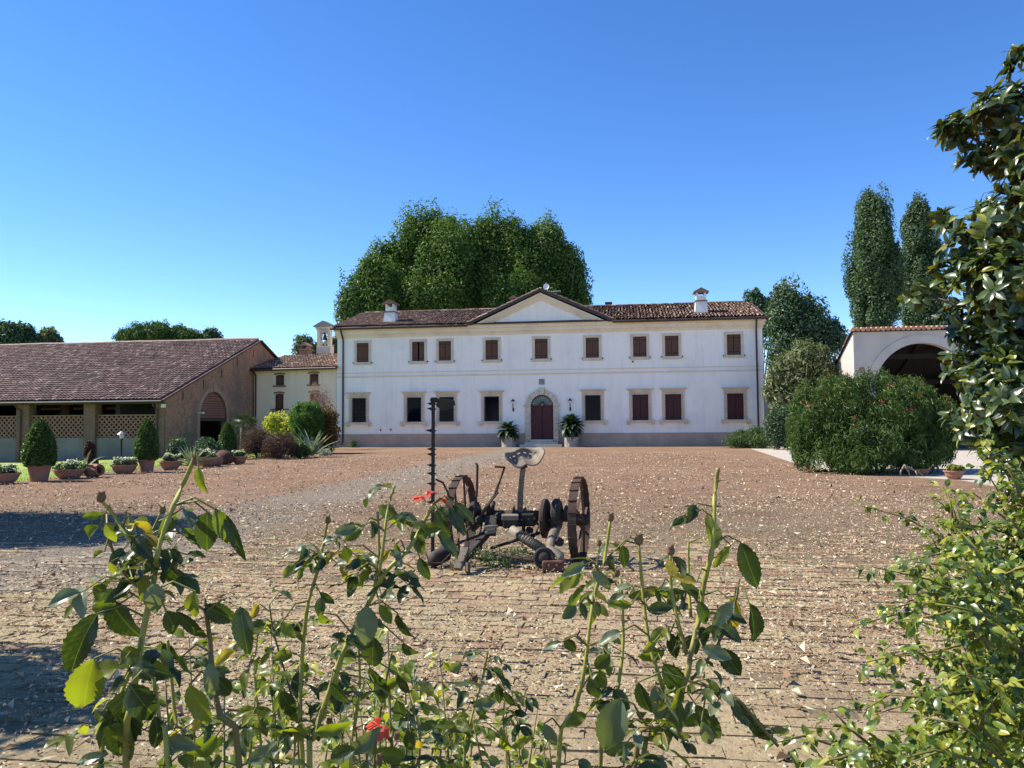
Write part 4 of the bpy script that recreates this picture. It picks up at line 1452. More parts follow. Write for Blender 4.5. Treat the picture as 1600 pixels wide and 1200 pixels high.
tree('umbrella_pine', 'broad umbrella pine crown showing over the barn ridge', None, foot(250, 95, -.6), .4, 8,
     [L(250, 530, 95, 66, 22), L(250, 522, 95, 46, 16), L(225, 530, 95, 40, 16), L(285, 530, 95, 36, 16)], 130, .9, 260, .30, LM['pine'], 61, aspect=.3, bottom=-.3, stretch=.8)
for (a, b_, r_, zz, lb) in ((8, 522, 20, 88, 'leftmost tree top above the barn ridge'), (35, 524, 17, 90, 'second tree top from the left above the barn ridge'),
                            (75, 529, 17, 92, 'bushy tree top over the barn between the pine and the left group'),
                            (330, 530, 14, 95, 'small tree top just right of the umbrella pine')):
    tree('distant_tree', lb, 'tree tops over the barn', foot(a, zz, -.6), .25, 5, [L(a, b_, zz, r_, r_ * .8), L(a + r_ * .6, b_ + 8, zz, r_ * .7, r_ * .6)], 26, .8, 200, .30, LM['dark'] if a != 75 else LM['olive'], int(60 + a))
tree('ash_tree', 'loose light tree crown beside the bell turret', None, foot(485, 70, -.6), .2, 4,
     [L(475, 545, 70, 16, 16), L(520, 545, 70, 14, 18), L(497, 555, 70, 20, 14)], 40, .7, 130, .24, LM['olive'], 66)
# trees left of the picture whose shade falls on the paving
tree('courtyard_tree', 'leafy tree left of the courtyard that shades the paving', 'trees shading the paving', (-14.1, 12.9, 0), .22, 2.6,
     [((-14.1, 12.9, 5.3), (3.6, 2.2, 1.8))], 110, .8, 330, .17, LM['dark'], 71)
tree('courtyard_shrub', 'tall shrub left of the rose bed that shades the near paving', 'trees shading the paving', (-6.7, 4.9, 0), .08, .8,
     [((-6.7, 4.9, 2.4), (1.9, 1.3, 1.0))], 40, .5, 300, .11, LM['dark'], 72)
# ------------------------------------------------------------------ garden along the left edge
LM['purple'] = leafmat('purple_leaf', [(0.0, (0.035, 0.014, 0.018)), (0.5, (0.085, 0.045, 0.045)), (1.0, (0.17, 0.10, 0.085))], 0.25, 0.6, 0.3)
LM['gold'] = leafmat('golden_leaf', [(0.0, (0.169, 0.195, 0.026)), (0.5, (0.390, 0.390, 0.058)), (1.0, (0.650, 0.598, 0.169))], 0.35, 0.5, 0.3)
LM['ball'] = leafmat('fresh_green_leaf', [(0.0, (0.026, 0.072, 0.013)), (0.5, (0.065, 0.143, 0.021)), (1.0, (0.130, 0.234, 0.039))], 0.3, 0.5, 0.35)
LM['rust'] = leafmat('rusty_leaf', [(0.0, (0.05, 0.05, 0.016)), (0.5, (0.16, 0.085, 0.035)), (1.0, (0.26, 0.15, 0.06))], 0.3, 0.5, 0.3)
LM['silver'] = leafmat('silvery_leaf', [(0.0, (0.14, 0.17, 0.13)), (0.5, (0.30, 0.33, 0.27)), (1.0, (0.55, 0.56, 0.50))], 0.2, 0.6, 0.3)
LM['rosemary'] = leafmat('rosemary_needle', [(0.0, (0.025, 0.05, 0.018)), (0.5, (0.055, 0.10, 0.03)), (1.0, (0.13, 0.19, 0.055))], 0.25, 0.6, 0.3)
LM['pink'] = leafmat('pink_plume', [(0.0, (0.10, 0.06, 0.07)), (0.6, (0.30, 0.17, 0.20)), (1.0, (0.42, 0.28, 0.28))], 0.3, 0.7, 0.2)
LM['whiteflower'] = leafmat('white_petal', [(0.0, (0.60, 0.60, 0.55)), (1.0, (0.80, 0.80, 0.76))], 0.25, 0.6, 0.2)
LM['redflower'] = leafmat('red_petal', [(0.0, (0.16, 0.02, 0.02)), (0.6, (0.28, 0.045, 0.045)), (1.0, (0.40, 0.13, 0.12))], 0.3, 0.6, 0.2)
LM['agave'] = leafmat('agave_blade', [(0.0, (0.10, 0.15, 0.10)), (0.5, (0.20, 0.26, 0.19)), (1.0, (0.42, 0.44, 0.26))], 0.1, 0.5, 0.4)
LM['palm'] = leafmat('palm_blade', [(0.0, (0.016, 0.035, 0.014)), (0.5, (0.035, 0.065, 0.024)), (1.0, (0.07, 0.105, 0.04))], 0.2, 0.45, 0.5, src='random')


def gz(px_, py_):
    return gr(px_, py_)


def topiary_cone(px_, ybase, ytop, ymid, wpx, label, seed, pot=True, group='clipped cones in pots'):
    f_ = gr(px_, ybase)
    s = f_.y / FPX
    H, hp, rad = (ybase - ytop) * s, (ybase - ymid) * s, wpx * s / 2
    t_ = thing('potted_topiary' if pot else 'clipped_cone', label, 'topiary', f_, 0, group)
    if pot:
        r0 = rad * .72
        MB().lathe([(0, 0), (r0 * .72, 0), (r0 * .98, hp * .86), (r0 * 1.12, hp * .86), (r0 * 1.14, hp * 1.02), (r0 * 1.0, hp * 1.02), (r0 * .95, hp * .9), (0, hp * .9)], 28).build('pot', M['terracotta'], t_, smooth=False)
    g2 = np.random.default_rng(seed)
    N = 9000
    h = g2.random(N) ** 1.25
    prof = np.sin(np.pi * (0.20 + 0.80 * h) ** 0.9) ** 0.62 * (1 - h * .22)
    prof = prof / prof.max()
    th = g2.random(N) * 2 * np.pi
    rr_ = rad * prof * (1 + .05 * np.sin(5 * th + 9 * h) + .04 * np.sin(11 * th - 17 * h)) * (0.88 + .14 * g2.random(N))
    z0 = hp * .95
    P_ = np.stack([rr_ * np.cos(th), rr_ * np.sin(th), z0 + h * (H - z0)], 1)
    cl = leaf_cloud(P_, np.full((N, 3), .02), 1, .062, .55, seed, out=.2, up=.4)
    cr = cloud_obj('foliage', cl, LM['box'], t_)
    hh = np.linspace(0, 1, 12)
    pr = np.sin(np.pi * (0.20 + 0.80 * hh) ** 0.9) ** 0.62 * (1 - hh * .22)
    pr = pr / pr.max()
    core = MB().lathe([(0, z0)] + [(rad * a_ * .86, z0 + b_ * (H - z0) * .97) for a_, b_ in zip(pr, hh)], 20)
    core.build('foliage_core', mk('dark_foliage_core', (0.02, 0.03, 0.012), (0.03, 0.035, 0.018), 20, 0.95), t_, smooth=True)  # added solid core, dark as shaded inner foliage, keeps the cone opaque
    return t_


topiary_cone(61, 752, 656, 726, 46, 'larger clipped cone in a terracotta pot near the left edge', 101)
topiary_cone(229, 738, 655, 717, 34, 'clipped cone in a terracotta pot beside the garden lamp', 102)
topiary_cone(355, 718, 660, 713, 28, 'slim clipped cone by the barn gateway', 103, pot=False, group=None)


def flower_bowl(px_, ybase, wpx, hpx, label, seed, white=True, group='flower bowls along the paving edge', mat=None):
    f_ = gr(px_, ybase)
    s = f_.y / FPX
    r, h = wpx * s / 2, hpx * s
    t_ = thing('flower_bowl', label, 'flower bowl', f_, 0, group)
    MB().lathe([(0, 0), (r * .55, 0), (r * .82, h * .35), (r * .98, h * .82), (r * 1.05, h * .84), (r * 1.05, h), (r * .94, h), (r * .85, h * .7), (0, h * .75)], 28).build('bowl', M['terracotta'], t_)
    rg = random.Random(seed)
    C = [(rg.gauss(0, r * .42), rg.gauss(0, r * .42), h * 1.05 + rg.uniform(0, h * .45)) for _ in range(26)]
    C = [c for c in C if math.hypot(c[0], c[1]) < r * .95]
    cloud_obj('foliage', leaf_cloud(C, np.full((len(C), 3), r * .28), 60, .06, .6, seed, up=.5), mat or LM['dark'], t_)
    if white:
        F_ = [(c[0] * 1.05, c[1] * 1.05, c[2] + r * .18) for c in C]
        cloud_obj('blossoms', leaf_cloud(F_, np.full((len(F_), 3), r * .2), 14, .05, .9, seed + 1, up=.8), LM['whiteflower'], t_)
    return t_


flower_bowl(6, 756, 44, 17, 'bowl of white flowers at the far left edge', 201)
flower_bowl(108, 748, 44, 15, 'wide bowl of white flowers right of the larger cone', 202)
flower_bowl(194, 740, 37, 14, 'bowl of white flowers under the garden lamp', 203)
flower_bowl(266, 734, 32, 14, 'round bowl of white flowers right of the second cone', 204)
flower_bowl(325, 729, 34, 15, 'bowl of white flowers behind the tall rose stem', 205)
flower_bowl(374, 725, 23, 12, 'smallest bowl of white flowers at the end of the row', 206)
LM['yellowgreen'] = leafmat('yellow_green_leaf', [(0.0, (0.06, 0.09, 0.012)), (0.5, (0.16, 0.20, 0.03)), (1.0, (0.30, 0.32, 0.06))], 0.35, 0.5, 0.3)
flower_bowl(1440, 742, 24, 10, 'low terracotta pot of green plants beside the oleander', 207, False, 'pots by the oleander', LM['ball'])
flower_bowl(1491, 748, 29, 13, 'terracotta pot of yellow green plants on the gravel edge', 208, False, 'pots by the oleander', LM['yellowgreen'])


def blade_plant(name, label, px_, ybase, n, Lm, wid, seed, spread=1.0, cat='agave', mat=None, curl=.35, z0=0.05):
    f_ = gr(px_, ybase)
    t_ = thing(name, label, cat, f_)
    rg = random.Random(seed)
    for i in range(n):
        a = rg.uniform(0, 2 * math.pi)
        el = rg.uniform(.25, 1.45) if spread > .5 else rg.uniform(.9, 1.5)
        l_ = Lm * rg.uniform(.7, 1.1)
        d = Vector((math.cos(a), math.sin(a), 0))
        mb = MB()
        prev = None
        m_ = 7
        pos = Vector((0, 0, z0)) + d * .04
        e = el
        for k in range(m_ + 1):
            u = k / m_
            w = wid * (1 - u ** 1.8) * (.6 + .8 * min(u * 3, 1) * .5)
            sd = Vector((-d.y, d.x, 0)) * w
            up_ = Vector((-d.x * math.sin(e), -d.y * math.sin(e), math.cos(e))) * w * .5
            cur = (pos - sd + up_, pos, pos + sd + up_)
            if prev:
                mb.face(prev[0], prev[1], cur[1], cur[0], t=rg.random())
                mb.face(prev[1], prev[2], cur[2], cur[1], t=rg.random())
            prev = cur
            pos = pos + (d * math.cos(e) + Vector((0, 0, math.sin(e)))) * (l_ / m_)
            e -= curl / m_ * rg.uniform(.6, 1.6)
        mb.build('leaf_blade', mat or LM['agave'], t_, smooth=True, fix=False)
    return t_


blade_plant('agave', 'spiky pale agave behind the tall rose stem', 299, 731, 34, 1.0, .06, 301)
blade_plant('agave', 'large silver agave below the clipped ball near the villa', 487, 714, 30, 1.75, .085, 302)
blade_plant('agave', 'few tall arching agave blades beside the wide flower bowl', 131, 746, 5, 1.0, .06, 303, .3, curl=1.0)


def shrub(name, label, px_, ybase, lobes_px, k, rr, n, size, mat, seed, aspect=.55, group=None, cat='shrub', core=True, **kw):
    f_ = gr(px_, ybase)
    z = f_.y
    lobes = [L(a, b_, z, c, d_) for (a, b_, c, d_) in lobes_px]
    t_ = thing(name, label, cat, f_, 0, group)
    rg = random.Random(seed)
    for i in range(5):
        l = lobes[i % len(lobes)]
        e = Vector(l[0]) - f_ + Vector((rg.gauss(0, l[1][0] * .3), rg.gauss(0, l[1][1] * .3), 0))
        MB().tube([(rg.uniform(-.05, .05), rg.uniform(-.05, .05), -.05), e * .5, e], [.03, .022, .008], 6).build('stem', M['bark'], t_)
    ck = {a: kw.pop(a) for a in ('lo', 'hi', 'bottom', 'stretch') if a in kw}
    C, Q = clumps(lobes, k, rr, seed, **ck)
    keep = C[:, 2] > rr * .35
    cloud_obj('foliage', leaf_cloud(C[keep], Q[keep], n, size, aspect, seed, **kw), mat, t_, f_)
    return t_


shrub('purple_shrub', 'purple leaved shrub left of its twin in front of the yellow house', 401, 716, [(401, 690, 24, 20), (396, 700, 20, 15)], 45, .35, 170, .085, LM['purple'], 401, aspect=.3, group='purple shrubs')
shrub('purple_shrub', 'purple leaved shrub nearest the golden bush', 438, 717, [(440, 697, 26, 20), (428, 702, 20, 15)], 50, .35, 170, .085, LM['purple'], 402, aspect=.3, group='purple shrubs')
shrub('golden_shrub', 'bright yellow leaved bush in front of the yellow house', 440, 708, [(434, 665, 20, 16), (452, 672, 24, 18), (446, 688, 22, 18)], 50, .38, 110, .16, LM['gold'], 403)
shrub('clipped_ball', 'large clipped green ball beside the villa corner', 481, 709, [(480, 655, 27, 28), (480, 672, 25, 24)], 170, .26, 200, .075, LM['ball'], 404, cat='topiary', lo=.9, stretch=1.0)
shrub('rust_shrub', 'reddish brown shrub against the left end of the villa', 517, 708, [(516, 652, 11, 18), (515, 672, 14, 22), (512, 690, 14, 16)], 45, .34, 120, .11, LM['rust'], 405)
shrub('tamarisk', 'feathery pink flowering shrub behind the clipped ball', 500, 703, [(492, 612, 9, 14), (505, 625, 13, 22), (498, 640, 14, 26)], 45, .36, 90, .11, LM['pink'], 406, aspect=.15, hang=(0, 0, 1.2))
shrub('low_dome', 'low dark green dome shrub beside the silver agave', 468, 716, [(468, 705, 16, 11)], 40, .2, 160, .06, LM['box'], 407, lo=.85)
shrub('border_shrub', 'dark shrub at the foot of the barn gateway', 330, 722, [(322, 704, 16, 13), (335, 708, 10, 9)], 40, .32, 150, .09, LM['dark'], 408)
shrub('border_shrub', 'dark leafy shrub below the clipped cone lamp corner of the barn', 283, 727, [(278, 703, 14, 12)], 25, .3, 130, .09, LM['dark'], 409)
shrub('creeper', 'dark creeper climbing the foot of the barn pillar', 141, 741, [(140, 706, 6, 14), (142, 720, 7, 10)], 24, .16, 110, .08, LM['purple'], 410)
shrub('silver_mound', 'low grey leaved plant at the villa corner', 500, 712, [(508, 709, 10, 4)], 16, .14, 120, .06, LM['silver'], 411)
shrub('rosemary_bush', 'taller dark rosemary against the villa right end', 1178, 699, [(1168, 685, 26, 12), (1185, 680, 18, 12)], 60, .3, 150, .16, LM['rosemary'], 412, aspect=.15, group='rosemary bushes', hang=(0, 0, 1.5))
shrub('rosemary_bush', 'lighter rosemary in front of the taller one at the villa', 1160, 700, [(1150, 690, 20, 7), (1178, 691, 26, 8)], 60, .28, 150, .15, LM['rosemary'], 413, aspect=.15, group='rosemary bushes', hang=(0, 0, 1.5))
shrub('corner_hedge', 'dark hedge filling the gap right of the villa corner', 1215, 702, [(1212, 675, 16, 30), (1232, 670, 16, 34)], 60, .5, 150, .12, LM['dark'], 414)
shrub('small_plant', 'small spiky plant at the foot of the left villa downpipe', 553, 699, [(551, 693, 6, 5)], 12, .16, 60, .14, LM['box'], 415, aspect=.15, hang=(0, 0, 1.2))

# grass along the paving edge
g3 = np.random.default_rng(4)
NG = 26000
u_ = g3.random(NG) * 1.15 - .12
w_d = g3.random(NG) ** 1.5 * 7.0
gp = np.stack([LE0.x + (LE1.x - LE0.x) * u_ + lv.x * w_d, LE0.y + (LE1.y - LE0.y) * u_ + lv.y * w_d, -0.0 - w_d * .03], 1)
gro = cloud_obj('lawn_grass', leaf_cloud(gp, np.full((NG, 3), .03), 1, .11, .12, 44, out=.3, up=.1, hang=(0, 0, 1.0)),
                leafmat('grass_blade', [(0.0, (0.07, 0.12, 0.02)), (0.5, (0.22, 0.32, 0.055)), (1.0, (0.38, 0.44, 0.12))], .35, .5, .3), None)
tag(gro, 'short sunlit grass of the lawn along the paving', 'grass', kind='stuff')
# fan palm by the gateway
f_ = gr(378, 714)
pm_ = thing('fan_palm', 'dark fan palm between the barn gateway and the yellow house', 'palm', f_)
zc_ = f_.y / FPX
MB().tube([(0, 0, -.05), (.03, 0, .9), (0, 0, (714 - 668) * zc_)], [.14, .12, .11], 10).build('trunk', M['bark'], pm_, smooth=True)
fan_ = MB()
for k in range(17):
    a = R(-80 + 160 * k / 16)
    for s in (-1, 1):
        w = .022
        p0 = Vector((.62 * math.sin(a) * .15, .5 + .1 * math.cos(a), 0))
        p1 = Vector((.62 * math.sin(a), .5 + .62 * math.cos(a), -.12))
        sd = Vector((math.cos(a), -math.sin(a), 0)) * w * s
        fan_.face(p0, p0.lerp(p1, .6) + sd + Vector((0, 0, .02)), p1, p0.lerp(p1, .6))
fan_.tube([(0, 0, 0), (0, .5, 0)], [.018, .012], 5)
fme = fan_.mesh('fan_leaf', LM['palm'], fix=False)
rg = random.Random(9)
for i in range(22):
    o = bpy.data.objects.new('fan_leaf', fme)
    link(o, pm_)
    o.location = (0, 0, (714 - 668) * zc_)
    o.rotation_euler = (R(rg.uniform(-45, 65)), R(rg.uniform(-25, 25)), rg.uniform(0, 6.28))
    o.scale = (.8,) * 3

# lamp post on the lawn
f_ = gr(189, 737)
lp = thing('garden_lamp', 'low garden lamp post with glass lantern on the lawn', 'lamp', f_)
s_ = f_.y / FPX
hL = (737 - 678) * s_
MB().lathe([(.09, 0), (.09, .04), (.035, .08), (.03, hL - .22), (.05, hL - .2), (.05, hL - .17), (0, hL - .17)], 14).build('post', M['iron'], lp, smooth=True)
MB().lathe([(.05, hL - .17), (.10, hL - .03), (.10, hL - .02), (0, hL - .02)], 8).build('lamp_glass', M['white'], lp)
MB().lathe([(.15, hL - .03), (.13, hL), (.04, hL + .07), (0, hL + .09)], 8).build('lamp_cap', mk('zinc', (0.35, 0.34, 0.32), (0.28, 0.27, 0.26), 6, 0.5, metal=.5), lp)


# toppled jars
def jar(px_, ybase, wpx, label, rot, seed, mat):
    f_ = gr(px_, ybase)
    s = f_.y / FPX
    r = wpx * s * .5
    t_ = thing('terracotta_jar', label, 'jar', f_, rot, 'toppled jars along the paving edge')
    Mx = Matrix.Translation((0, 0, r * .72)) @ Matrix.Rotation(R(82), 4, 'Y')
    MB().lathe([(0, -r * 1.1), (r * .45, -r * 1.1), (r * .8, -r * .4), (r * .78, r * .3), (r * .5, r * .8), (r * .58, r * .95), (r * .5, r * .95), (r * .42, r * .8), (r * .65, r * .2), (0, -r * .9)], 22, M=Mx).build('body', mat, t_, smooth=True)
    MB().lathe([(r * .50, r * .80), (r * .64, r * .88), (r * .64, r * .98), (r * .50, r * 1.0)], 22, M=Mx).build('rim', mat, t_, smooth=True)


jar(146, 746, 28, 'terracotta jar lying on its side beside the wide flower bowl', R(-20), 1, M['terracotta'])
jar(334, 728, 24, 'terracotta jar lying on its side near the end of the row', R(200), 2, M['terracotta'])
jar(349, 726, 30, 'dark jar lying on its side between the bowls', R(150), 3, mk('dark_clay', (0.09, 0.04, 0.03), (0.06, 0.03, 0.025), 6, 0.85))
# gnarled root by the oleander
f_ = gr(1418, 744)
rtt = thing('gnarled_root', 'small gnarled grey root standing beside the oleander pots', 'root', f_)
rtt.scale = (.72, .72, .72)
for pts in ([(-.28, 0, 0), (-.25, 0, .2), (-.1, .02, .45)], [(-.1, 0, .45), (.05, .05, .25), (.1, 0, 0)], [(-.1, 0, .42), (.1, .05, .32), (.3, 0, .2), (.45, 0, .22)],
            [(.3, 0, .2), (.35, -.05, .1), (.32, -.05, 0)], [(.45, 0, .22), (.5, .05, .1), (.62, 0, .02)], [(-.1, 0, .43), (-.05, 0, .3), (-.02, -.05, .22)]):
    MB().tube(pts, [.028, .035, .025][:len(pts)] + [.02] * (len(pts) - 3), 7).build('root_limb', mk('grey_driftwood', (0.27, 0.22, 0.17), (0.18, 0.14, 0.11), 8, 0.95, .4, 20), rtt, smooth=True)

# ------------------------------------------------------------------ cycads beside the villa door
frond = MB()
nL = 26
pts = []
for k in range(nL + 1):
    u = k / nL
    e = 1.0 - 1.3 * u
    pts.append(pts[-1] + Vector((0, math.cos(e), math.sin(e))) * (1.0 / nL) if pts else Vector((0, 0, 0)))
frond.tube(pts, [.012 * (1 - .7 * i / nL) for i in range(nL + 1)], 4, cap=False)
for k in range(3, nL):
    u = k / nL
    l_ = .20 * math.sin(math.pi * min(.98, .15 + .85 * u)) + .03
    dr_ = (pts[k + 1] - pts[k]).normalized()
    for s in (-1, 1):
        tip = pts[k] + Vector((s * l_ * .85, 0, .0)) + dr_ * l_ * .5 + Vector((0, 0, .25 * l_))
        frond.face(pts[k] - dr_ * .034, pts[k] + dr_ * .034, tip)
fr_me = frond.mesh('frond', LM['palm'], fix=False)


def cycad(px_, ybase, yc, rpx, label, seed, boxy):
    q_ = VF.px(px_, ybase, -.75)
    f_ = VF.M @ Vector((q_.x, -.75, 0))
    s = f_.y / FPX
    t_ = thing('potted_cycad', label, 'potted plant', f_, VANG, 'cycads flanking the villa door')
    hpot = .62
    pot = MB()
    n = 16
    rp = .44
    for k in range(n):       # fluted tub of upright staves
        a = 2 * math.pi * k / n
        Mx = Matrix.Rotation(a, 4, 'Z') @ Matrix.Translation((rp, 0, 0))
        pot.box(-.03, .03 + .01 * (k % 2), -.088, .088, 0, hpot, Mx)
    pot.lathe([(0, .55), (rp, .55)], n)
    pot.build('tub', mk('grey_tub', (0.40, 0.36, 0.31), (0.28, 0.26, 0.23), 4, .9, .2), t_)
    hc = (ybase - yc) * s
    MB().tube([(0, 0, .45), (0, 0, hc)], [.16, .13], 10).build('trunk', M['bark'], t_)
    rg = random.Random(seed)
    Lf = rpx * s
    for i in range(150):
        o = bpy.data.objects.new('frond', fr_me)
        link(o, t_)
        o.location = (0, 0, hc)
        o.scale = (Lf * rg.uniform(1.0, 1.25),) * 3
        o.rotation_euler = (R(rg.uniform(-115 if boxy else -80, 50)), 0, i * 2.4 + rg.uniform(-.2, .2))
    return t_


cycad(795, 695, 672, 17.5, 'bushy cycad in a tub left of the villa door', 501, True)
cycad(893, 695, 664, 20, 'cycad on a short trunk in a tub right of the villa door', 502, False)

# ------------------------------------------------------------------ oleander
LM['oleander'] = leafmat('oleander_leaf', [(0.0, (0.024, 0.052, 0.014)), (0.5, (0.065, 0.12, 0.026)), (1.0, (0.16, 0.22, 0.055))], 0.22, 0.45, 0.35)
oz = 24.0
of = gr(1362, 738)
ol = thing('oleander', 'large rounded oleander with red flowers before the arched shed', 'oleander', of)
lob = [L(1300, 660, oz, 70, 70), L(1362, 655, oz, 80, 74), L(1425, 660, oz, 66, 68), L(1290, 690, oz, 58, 46), L(1430, 690, oz, 60, 46), L(1360, 690, oz - .6, 80, 46), L(1300, 712, oz - .5, 60, 26), L(1420, 712, oz - .5, 62, 26), L(1360, 714, oz - 1, 70, 24)]
C, Q = clumps(lob, 620, .28, 601, lo=.86, stretch=1.2)
keep = C[:, 2] > .12
C, Q = C[keep], Q[keep]
cloud_obj('foliage', leaf_cloud(C, Q, 165, .14, .18, 601, out=1.0, up=.1, hang=(0, 0, .6)), LM['oleander'], ol, of)
rg = random.Random(6)
for i in range(9):
    e = Vector(lob[i % 6][0]) - of + Vector((rg.gauss(0, .4), rg.gauss(0, .4), .3))
    MB().tube([(rg.uniform(-.4, .4), rg.uniform(-.3, .3), -.05), e * .5, e], [.04, .03, .01], 6).build('stem', M['bark'], ol)
FC = C[(C[:, 2] > .8)][::4] + np.array([0, 0, .28])
FQ = np.full((len(FC), 3), .10)
cloud_obj('flowers', leaf_cloud(FC, FQ, 8, .06, .9, 602, up=.5), LM['redflower'], ol, of)

# ------------------------------------------------------------------ magnolia on the right
def leaf_mesh(name, mat, wid=.42, fold=.22, droop=.35, seed=0, n=6, serr=0.0, twist=0.0):
    """leaf of length 1 along +Y, face +Z"""
    rg_ = random.Random(seed)
    v, f = [], []
    for k in range(n + 1):
        u = k / n
        w = wid * .5 * (math.sin(math.pi * min(1, u ** .85)) ** .75) + (.004 if k in (0, n) else 0)
        w *= 1 + serr * (1 if k % 2 else -1)
        z = -droop * u * u
        y = u * (1 - .18 * droop * u)
        tw = twist * u
        for s in (-1, -.5, 0, .5, 1):
            x = s * w
            zz = z + fold * abs(x) + .022 * math.sin(11 * u + 3 * s + seed) * abs(s) + .003 * math.sin(23 * u + seed)
            v.append((x * math.cos(tw) - zz * math.sin(tw) * .5, y, zz + x * math.sin(tw)))
    for k in range(n):
        for j in range(4):
            a = k * 5 + j
            f.append((a, a + 1, a + 6, a + 5))
    return npmesh(name, v, f, mat, None, True)


def mag_mat():
    """glossy green above, rusty felt below"""
    m, t, b = nt('magnolia_leaf')
    oi = node(t, 'ShaderNodeObjectInfo')
    at_ = node(t, 'ShaderNodeAttribute', attribute_name='tint')
    fac = math_(t, 'FRACT', math_(t, 'ADD', oi.outputs['Random'], at_.outputs['Fac']))
    top_ = ramp(t, fac, [(0.0, (0.016, 0.032, 0.008)), (0.5, (0.042, 0.070, 0.014)), (0.85, (0.085, 0.12, 0.022)), (1.0, (0.24, 0.24, 0.04))])
    bot_ = ramp(t, fac, [(0.0, (0.14, 0.075, 0.022)), (0.5, (0.11, 0.10, 0.026)), (1.0, (0.21, 0.12, 0.036))])
    gm = node(t, 'ShaderNodeNewGeometry')
    t.links.new(mix(t, gm.outputs['Backfacing'], top_, bot_), b.inputs['Base Color'])
    t.links.new(math_(t, 'ADD', math_(t, 'MULTIPLY', gm.outputs['Backfacing'], .4), .33), b.inputs['Roughness'])
    b.inputs['Specular IOR Level'].default_value = 0.6
    tr = node(t, 'ShaderNodeBsdfTranslucent')
    t.links.new(mix(t, 1.0, top_, (1.6, 1.5, 0.4), 'MULTIPLY'), tr.inputs['Color'])
    ms = node(t, 'ShaderNodeMixShader'); ms.inputs[0].default_value = .22
    t.links.new(b.outputs[0], ms.inputs[1]); t.links.new(tr.outputs[0], ms.inputs[2])
    t.links.new(ms.outputs[0], t.nodes['Material Output'].inputs['Surface'])
    return m


M['magnolia'] = mag_mat()
mg_me = [leaf_mesh('leaf', M['magnolia'], .40, .25, .18 + .12 * k, k) for k in range(4)]
MZ = 7.6
mbase = at(1705, 660, MZ); mbase.z = 0
mag = thing('magnolia_tree', 'glossy leaved magnolia with rusty leaf undersides at the right edge', 'tree', mbase)
mag_l = [(1505, 205, 40, 26), (1570, 170, 42, 32), (1600, 92, 22, 18), (1555, 245, 55, 30), (1625, 310, 58, 60), (1540, 372, 54, 30), (1505, 420, 42, 26), (1440, 460, 26, 10), (1580, 435, 80, 55),
         (1525, 500, 50, 32), (1590, 540, 80, 55), (1520, 575, 46, 34), (1585, 625, 75, 50), (1530, 665, 44, 30), (1600, 700, 70, 45), (1480, 345, 20, 16), (1590, 230, 50, 36), (1575, 340, 50, 40), (1590, 480, 60, 45), (1560, 600, 60, 45),
         (1700, 250, 110, 120), (1720, 450, 120, 150), (1700, 620, 110, 100), (1690, 120, 70, 70)]
rg = random.Random(77)
ros = []
mlob = [L(a, b_, MZ + rg.uniform(-.5, .7), c, d_) for (a, b_, c, d_) in mag_l]
for (c, r) in mlob:
    n = max(4, int(54 * (r[0] * r[2]) / (.37 * .26)))
    n = min(n, 92)
    for i in range(n):
        d = Vector((rg.gauss(0, 1), rg.gauss(0, 1), rg.gauss(0, 1))).normalized()
        k = rg.random() ** .45
        ros.append((Vector((c[0] + d.x * r[0] * k, c[1] + d.y * r[1] * k, c[2] + d.z * r[2] * k)), (d + Vector((-.3, -.2, .7))).normalized()))
ctr = Vector((mbase.x, mbase.y, 0))
MB().tube([(0, 0, -.1), (-.05, 0, 1.2), (0, .05, 2.6), (-.1, 0, 4.6)], [.14, .12, .09, .03], 10).build('trunk', M['bark'], mag, smooth=True)
for (c, r) in mlob:
    e = Vector(c) - mbase
    st = Vector((0, 0, max(.5, e.z * .72)))
    md = st.lerp(e, .55) + Vector((0, 0, .12))
    MB().tube([st, md, e], [.035, .024, .012], 6).build('limb', M['bark'], mag, smooth=True)
leaves = []
for (p, ax) in ros:
    n = rg.randint(6, 9)
    q_ = ax.to_track_quat('Z', 'Y').to_matrix()
    for k in range(n):
        a = k * 2.4 + rg.uniform(-.3, .3)
        el = rg.uniform(.15, 1.1)
        t_dir = q_ @ Vector((math.cos(a) * math.cos(el), math.sin(a) * math.cos(el), math.sin(el)))
        nr_ = q_ @ Vector((-math.cos(a) * math.sin(el), -math.sin(a) * math.sin(el), math.cos(el)))
        sd = t_dir.cross(nr_)
        Ln = rg.uniform(.12, .19)
        Mt = Matrix((sd * Ln, t_dir * Ln, nr_ * Ln)).transposed().to_4x4()
        Mt.translation = p
        leaves.append((Mt, rg.randrange(4)))
I3 = CROT.transposed()


def inframe(p, mrg=0):
    d = I3 @ (p - EYE)
    if d.z > -.1: return False
    x, y = 800 + FPX * d.x / -d.z, 600 - FPX * d.y / -d.z
    return -mrg < x < 1600 + mrg and -mrg < y < 1200 + mrg


